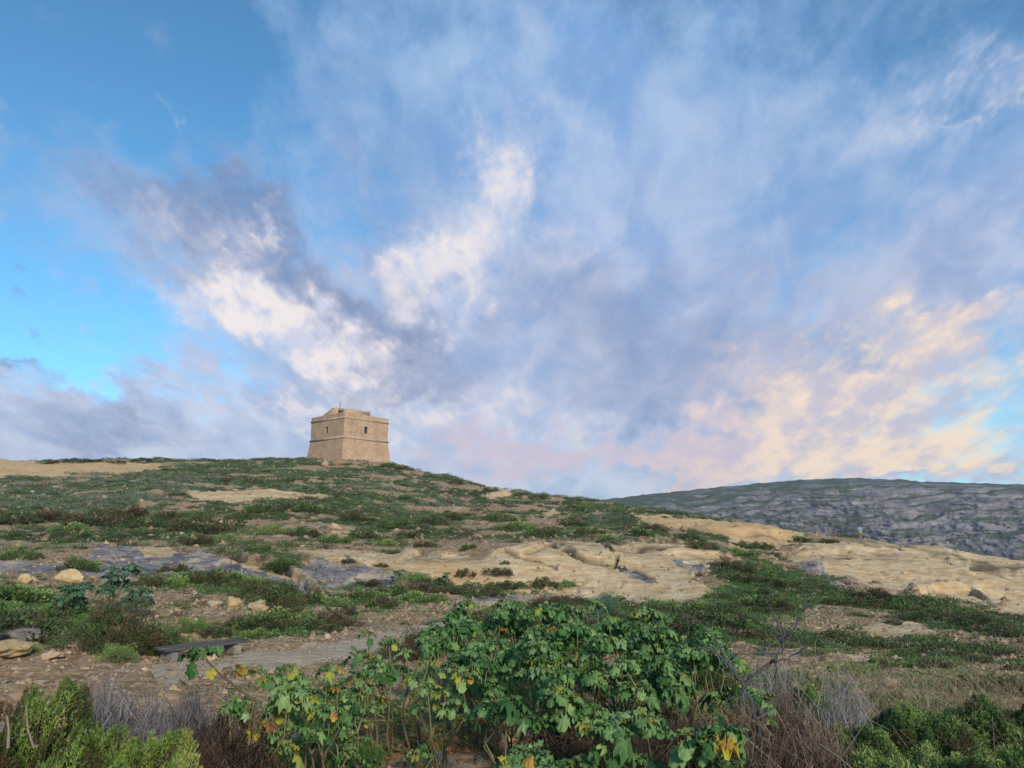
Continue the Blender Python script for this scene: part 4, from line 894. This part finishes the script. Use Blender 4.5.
# twiggy mounds
def twigs(seed, radius, h, n_, mat, name, wid=.0022, t0=.5, curl=.25, flat=.6):
    r = np.random.default_rng(seed); a = Acc(); root = empty(name, (0, 0, 0))
    for i in range(n_):
        ph = r.uniform(0, 6.28); rr = radius*math.sqrt(r.uniform()); hh = h*(1-.6*(rr/radius)**2)*r.uniform(.55, 1.1)
        tip = np.array([rr*math.cos(ph), rr*math.sin(ph), hh]); f_ = np.array([rr*math.cos(ph)*flat, rr*math.sin(ph)*flat, 0])
        m1 = f_+(tip-f_)*.4+r.normal(size=3)*curl*.12; m2 = f_+(tip-f_)*.75+r.normal(size=3)*curl*.12; tn = np.clip(t0+r.normal()*.22, 0, 1)
        a.tube([f_, m1, m2, tip], [wid*1.6, wid*1.2, wid, wid*.5], 3, tn)
        for _ in range(3):
            s0 = m1+(tip-m1)*r.uniform(0, .8); e_ = s0+unit(tip-m1+r.normal(size=3)*.35*np.linalg.norm(tip-m1)+1e-6)*r.uniform(.03, .10); a.tube([s0, e_], [wid*.9, wid*.4], 3, tn)
    a.build('branches', mat, root); return root
for i, (u, vt, d, rad, n_, mt, t0, nm, lab, cat) in enumerate([
    (112,672,5.8,.30,900,M_TWIG,.62,'twiggy_bush','lavender-grey twiggy bush, leftmost and tallest of its row','bush'), (155,688,5.6,.32,800,M_TWIG,.58,'twiggy_bush','lavender-grey twiggy bush in the middle of its row','bush'),
    (200,690,5.3,.30,900,M_TWIG,.45,'twiggy_bush','grey twiggy bush below the drooping mallow head','bush'), (245,702,5.1,.26,700,M_BROWN,.25,'twiggy_bush','dark brown twiggy bush at the right end of the grey ones','bush'),
    (205,726,4.6,.24,600,M_BROWN,.3,'twiggy_bush','brown tangle of twigs in front of the grey twiggy bush','bush'),
    (735,700,4.9,.28,800,M_BROWN,.5,'dry_tangle','reddish brown dry tangle right of the mallow clump','dry bush'), (775,690,5.2,.34,1100,M_BROWN,.55,'dry_tangle','widest reddish brown tangle, under the bare grey branches','dry bush'),
    (810,722,4.4,.30,900,M_BROWN,.6,'dry_tangle','brown dry tangle left of the bright green bottom shrub','dry bush'), (745,740,4.1,.26,700,M_BROWN,.5,'dry_tangle','dark dry tangle at the bottom edge right of the low mallow head','dry bush'),
    (660,706,5.2,.40,700,M_BROWN,.3,'dry_tangle','dark dry stems beneath the tall mallow clump','dry bush'), (570,704,5.4,.38,600,M_BROWN,.35,'dry_tangle','thin brown stems under the middle mallows','dry bush'),
    (830,668,5.8,.22,420,M_TWIG,.75,'twiggy_bush','pale grey upright twigs right of the bare branches','bush'), (770,640,6.3,.30,260,M_TWIG,.7,'twiggy_bush','thin pale grass-like twigs standing behind the bare branches','bush'),
    (560,592,9.6,.35,220,M_BROWN,.5,'twiggy_bush','grey-brown leafless twigs behind the mallow clump','bush')]):
    place(twigs(700+i, rad, fh(u, vt, d), n_, mt, nm, t0=t0, curl=.6 if mt is M_TWIG else .9), u, vt, d, lab, cat)
# bare grey branches
root = empty('bare_bush', at(765, 4.9)); b0 = at(765, 4.9); tag(root, 'leafless grey bush with crooked branches right of the mallow clump', 'dead bush')
r = np.random.default_rng(77)
def branch(pix, r0, r1, dd=0., kids=5):
    a = Acc(); P_ = np.array([pt(u, v, 4.9+dd*i)-b0 for i, (u, v) in enumerate(pix)])
    s_ = np.linspace(0, len(P_)-1, 4*len(P_)); Q = np.stack([np.interp(s_, np.arange(len(P_)), P_[:, k]) for k in range(3)], 1)+r.normal(size=(len(s_), 3))*.005
    a.tube(Q, np.linspace(r0, r1, len(Q)), 6, .5)
    for k in range(kids):
        i = int(r.integers(len(Q)//4, len(Q)-1)); dr_ = unit(Q[i+1]-Q[i]+r.normal(size=3)*.7); L_ = r.uniform(.08, .26); q = [Q[i]]
        for _ in range(4): q.append(q[-1]+dr_*L_/4); dr_ = unit(dr_+r.normal(size=3)*.25+np.array([0, 0, .06]))
        a.tube(q, [r1*.9, r1*.7, r1*.55, r1*.4, r1*.25], 4, .65)
        e_ = q[2]+unit(dr_+r.normal(size=3)*.6)*L_*.5; a.tube([q[2], e_], [r1*.5, r1*.2], 3, .8)
    a.build('branch', M_DEAD, root, True)
branch([(765,756),(758,722),(750,700),(744,688)], .014, .011, 0, 4)
branch([(744,688),(752,676),(764,668),(774,660),(782,652),(784,636),(782,624)], .011, .006, .01, 9)
branch([(744,688),(738,676),(728,664),(720,656),(708,650),(698,648)], .010, .005, -.01, 8)
branch([(750,700),(742,694),(740,706),(742,714)], .006, .003, -.02, 2)
branch([(774,660),(788,658),(802,650),(812,640)], .006, .003, .02, 5)
branch([(728,664),(716,640),(700,622),(680,612),(672,598)], .005, .002, .03, 5)
branch([(782,640),(776,620),(768,604),(770,590)], .005, .002, .03, 4)
branch([(784,646),(798,620),(808,604),(822,596)], .005, .002, .02, 4)
# pale fallen stick, crooked stems at the bottom right
def stick(name, pts_, r0, r1, m, lab, cat):
    p0 = pts_[0]; a = Acc(); q = np.array([p-p0 for p in pts_]); a.tube(q, np.linspace(r0, r1, len(q)), 6, .8); o = a.build(name, m, None, True); o.location = p0; tag(o, lab, cat)
stick('stick', [pt(735,728,4.3), pt(750,742,4.25), pt(768,757,4.2), pt(785,772,4.15)], .006, .005, M_BROWN, 'pale straight stick slanting through the dry tangle at the bottom', 'stick')
stick('stick', [pt(8,748,3.4), pt(9,730,3.4), pt(7,716,3.42)], .006, .004, M_BROWN, 'short pale stick standing in the bottom left corner', 'stick')
stick('stick', [pt(34,748,3.5), pt(28,730,3.5), pt(26,706,3.55)], .005, .003, M_BROWN, 'thin tan stick right of the short pale one at bottom left', 'stick')
stick('stick', [pt(820,745,4.1), pt(838,757,4.0), pt(856,772,3.95)], .006, .004, M_BROWN, 'pale grey stick lying below the bright green shrub at the bottom', 'stick')

# ------------------------------------------------------------------ dry grass, short grass, weeds and litter: nobody could count them
def at_pts(uv_poly, n_, dlo=3.):
    xs = [p[0] for p in uv_poly]; ys = [p[1] for p in uv_poly]; out = []
    while len(out) < n_:
        u, v = rng.uniform(min(xs), max(xs)), rng.uniform(min(ys), max(ys))
        if inpoly(np.array([u]), np.array([v]), uv_poly)[0]: out.append(hit(u, v, dlo))
    return np.array(out)
dg = Acc()
for poly, n_, h0, h1 in (([(820,715),(1060,715),(1060,800),(820,800)], 420, .25, .6), ([(860,690),(1060,680),(1060,745),(860,745)], 520, .12, .5), ([(780,690),(880,690),(880,760),(780,760)], 200, .2, .6), ([(680,700),(780,700),(780,768),(680,768)], 120, .15, .4), ([(560,730),(700,730),(700,768),(560,768)], 120, .1, .3), ([(760,660),(900,660),(900,690),(760,690)], 140, .2, .5)):
    for p in at_pts(poly, n_):
        ln = rng.normal(size=2)*.75; h = rng.uniform(h0, h1); q = p+np.array([ln[0]*h*.4, ln[1]*h*.4, h*.6]); e_ = p+np.array([ln[0]*h, ln[1]*h, h])
        dg.tube([p, q, e_], [.0018, .0013, .0006], 3, rng.uniform(.05, .8))
tag(dg.build('dry_grass', M_STRAW), kind='stuff', label='thin dry grass stems standing on the right foreground', cat='dry grass')
gw = np.clip(mGr+.35*mC, 0, 1)*sstep(fbm(X/.9, Y/.9, o=3), -.35, .4)
ga = Acc()
for (n_, dlo, dhi, s0, pw) in ((42000, 3.2, 9, .045, 1), (40000, 8, 22, .085, 1), (22000, 20, 50, .14, 1)):
    P_ = scatter(n_, dlo, dhi, gw*np.clip(1-mP*.6, 0, 1)); N_ = unit(rng.normal(size=(n_, 3))*.45+np.array([0, 0, 1.]))
    hh = s0*rng.uniform(.5, 1.4, n_)*(1+.6*fbm(P_[:, 0]/.7, P_[:, 1]/.7, o=2)); sd = unit(np.cross(N_, rng.normal(size=(n_, 3))))*(.0035+.0006*dhi/3)
    V = np.stack([P_-sd, P_+sd, P_+N_*hh[:, None]], 1).reshape(-1, 3)
    tn = np.clip(.5+.35*fbm(P_[:, 0]/1.2, P_[:, 1]/1.2, o=3)+rng.normal(size=n_)*.12, 0, 1)
    ga.add(V, None, np.arange(n_*3).reshape(-1, 3), np.repeat(tn, 3))
tag(ga.build('grass', M_GRASS), kind='stuff', label='short green grass in patches', cat='grass')
wd = Acc(); n_ = 26000       # broad-leaved ground weeds under and around the foreground plants
wn_ = sstep(fbm(X/.7+3, Y/.7, o=3), -.25, .35)*(DD < 13)*(1-mP)*sstep(Uu, 130, 260)
P_ = scatter(n_, 3., 12, wn_); P_[:, 2] += rng.uniform(0, .07, n_)
V, Fq, T = leaf_quads(P_, unit(rng.normal(size=(n_, 3))+np.array([0, 0, .3])), .035*rng.uniform(.5, 1.5, n_), .026, np.clip(.5+.3*fbm(P_[:, 0], P_[:, 1], o=2)+rng.normal(size=n_)*.12, 0, 1))
wd.add(V, Fq, tint=T); tag(wd.build('weeds', M_GREEN), kind='stuff', label='small leafy weeds covering the foreground soil', cat='weeds')
li = Acc()
for poly, n_ in (([(330,725),(360,705),(480,705),(520,725),(500,755),(350,755)], 520), ([(260,690),(760,690),(860,768),(200,768)], 800)):
    for p in at_pts(poly, n_):
        V, F3, F4 = LT[int(rng.integers(0, 6))]; s_ = rng.uniform(.025, .06); xd = unit(rng.normal(size=3)*np.array([1, 1, .35])); zd = unit(rng.normal(size=3)*.5+np.array([0, 0, 1.])); yd = unit(np.cross(zd, xd)); zd = np.cross(xd, yd)
        li.add(p+np.array([0, 0, .02])+s_*(V[:, :1]*xd+V[:, 1:2]*yd*.7+V[:, 2:]*zd*1.5), F4, F3, .96 if rng.uniform() < .9 else .82)
tag(li.build('leaf_litter', M_MALLOW), kind='stuff', label='fallen brown leaves on the ground below the mallows', cat='leaf litter')
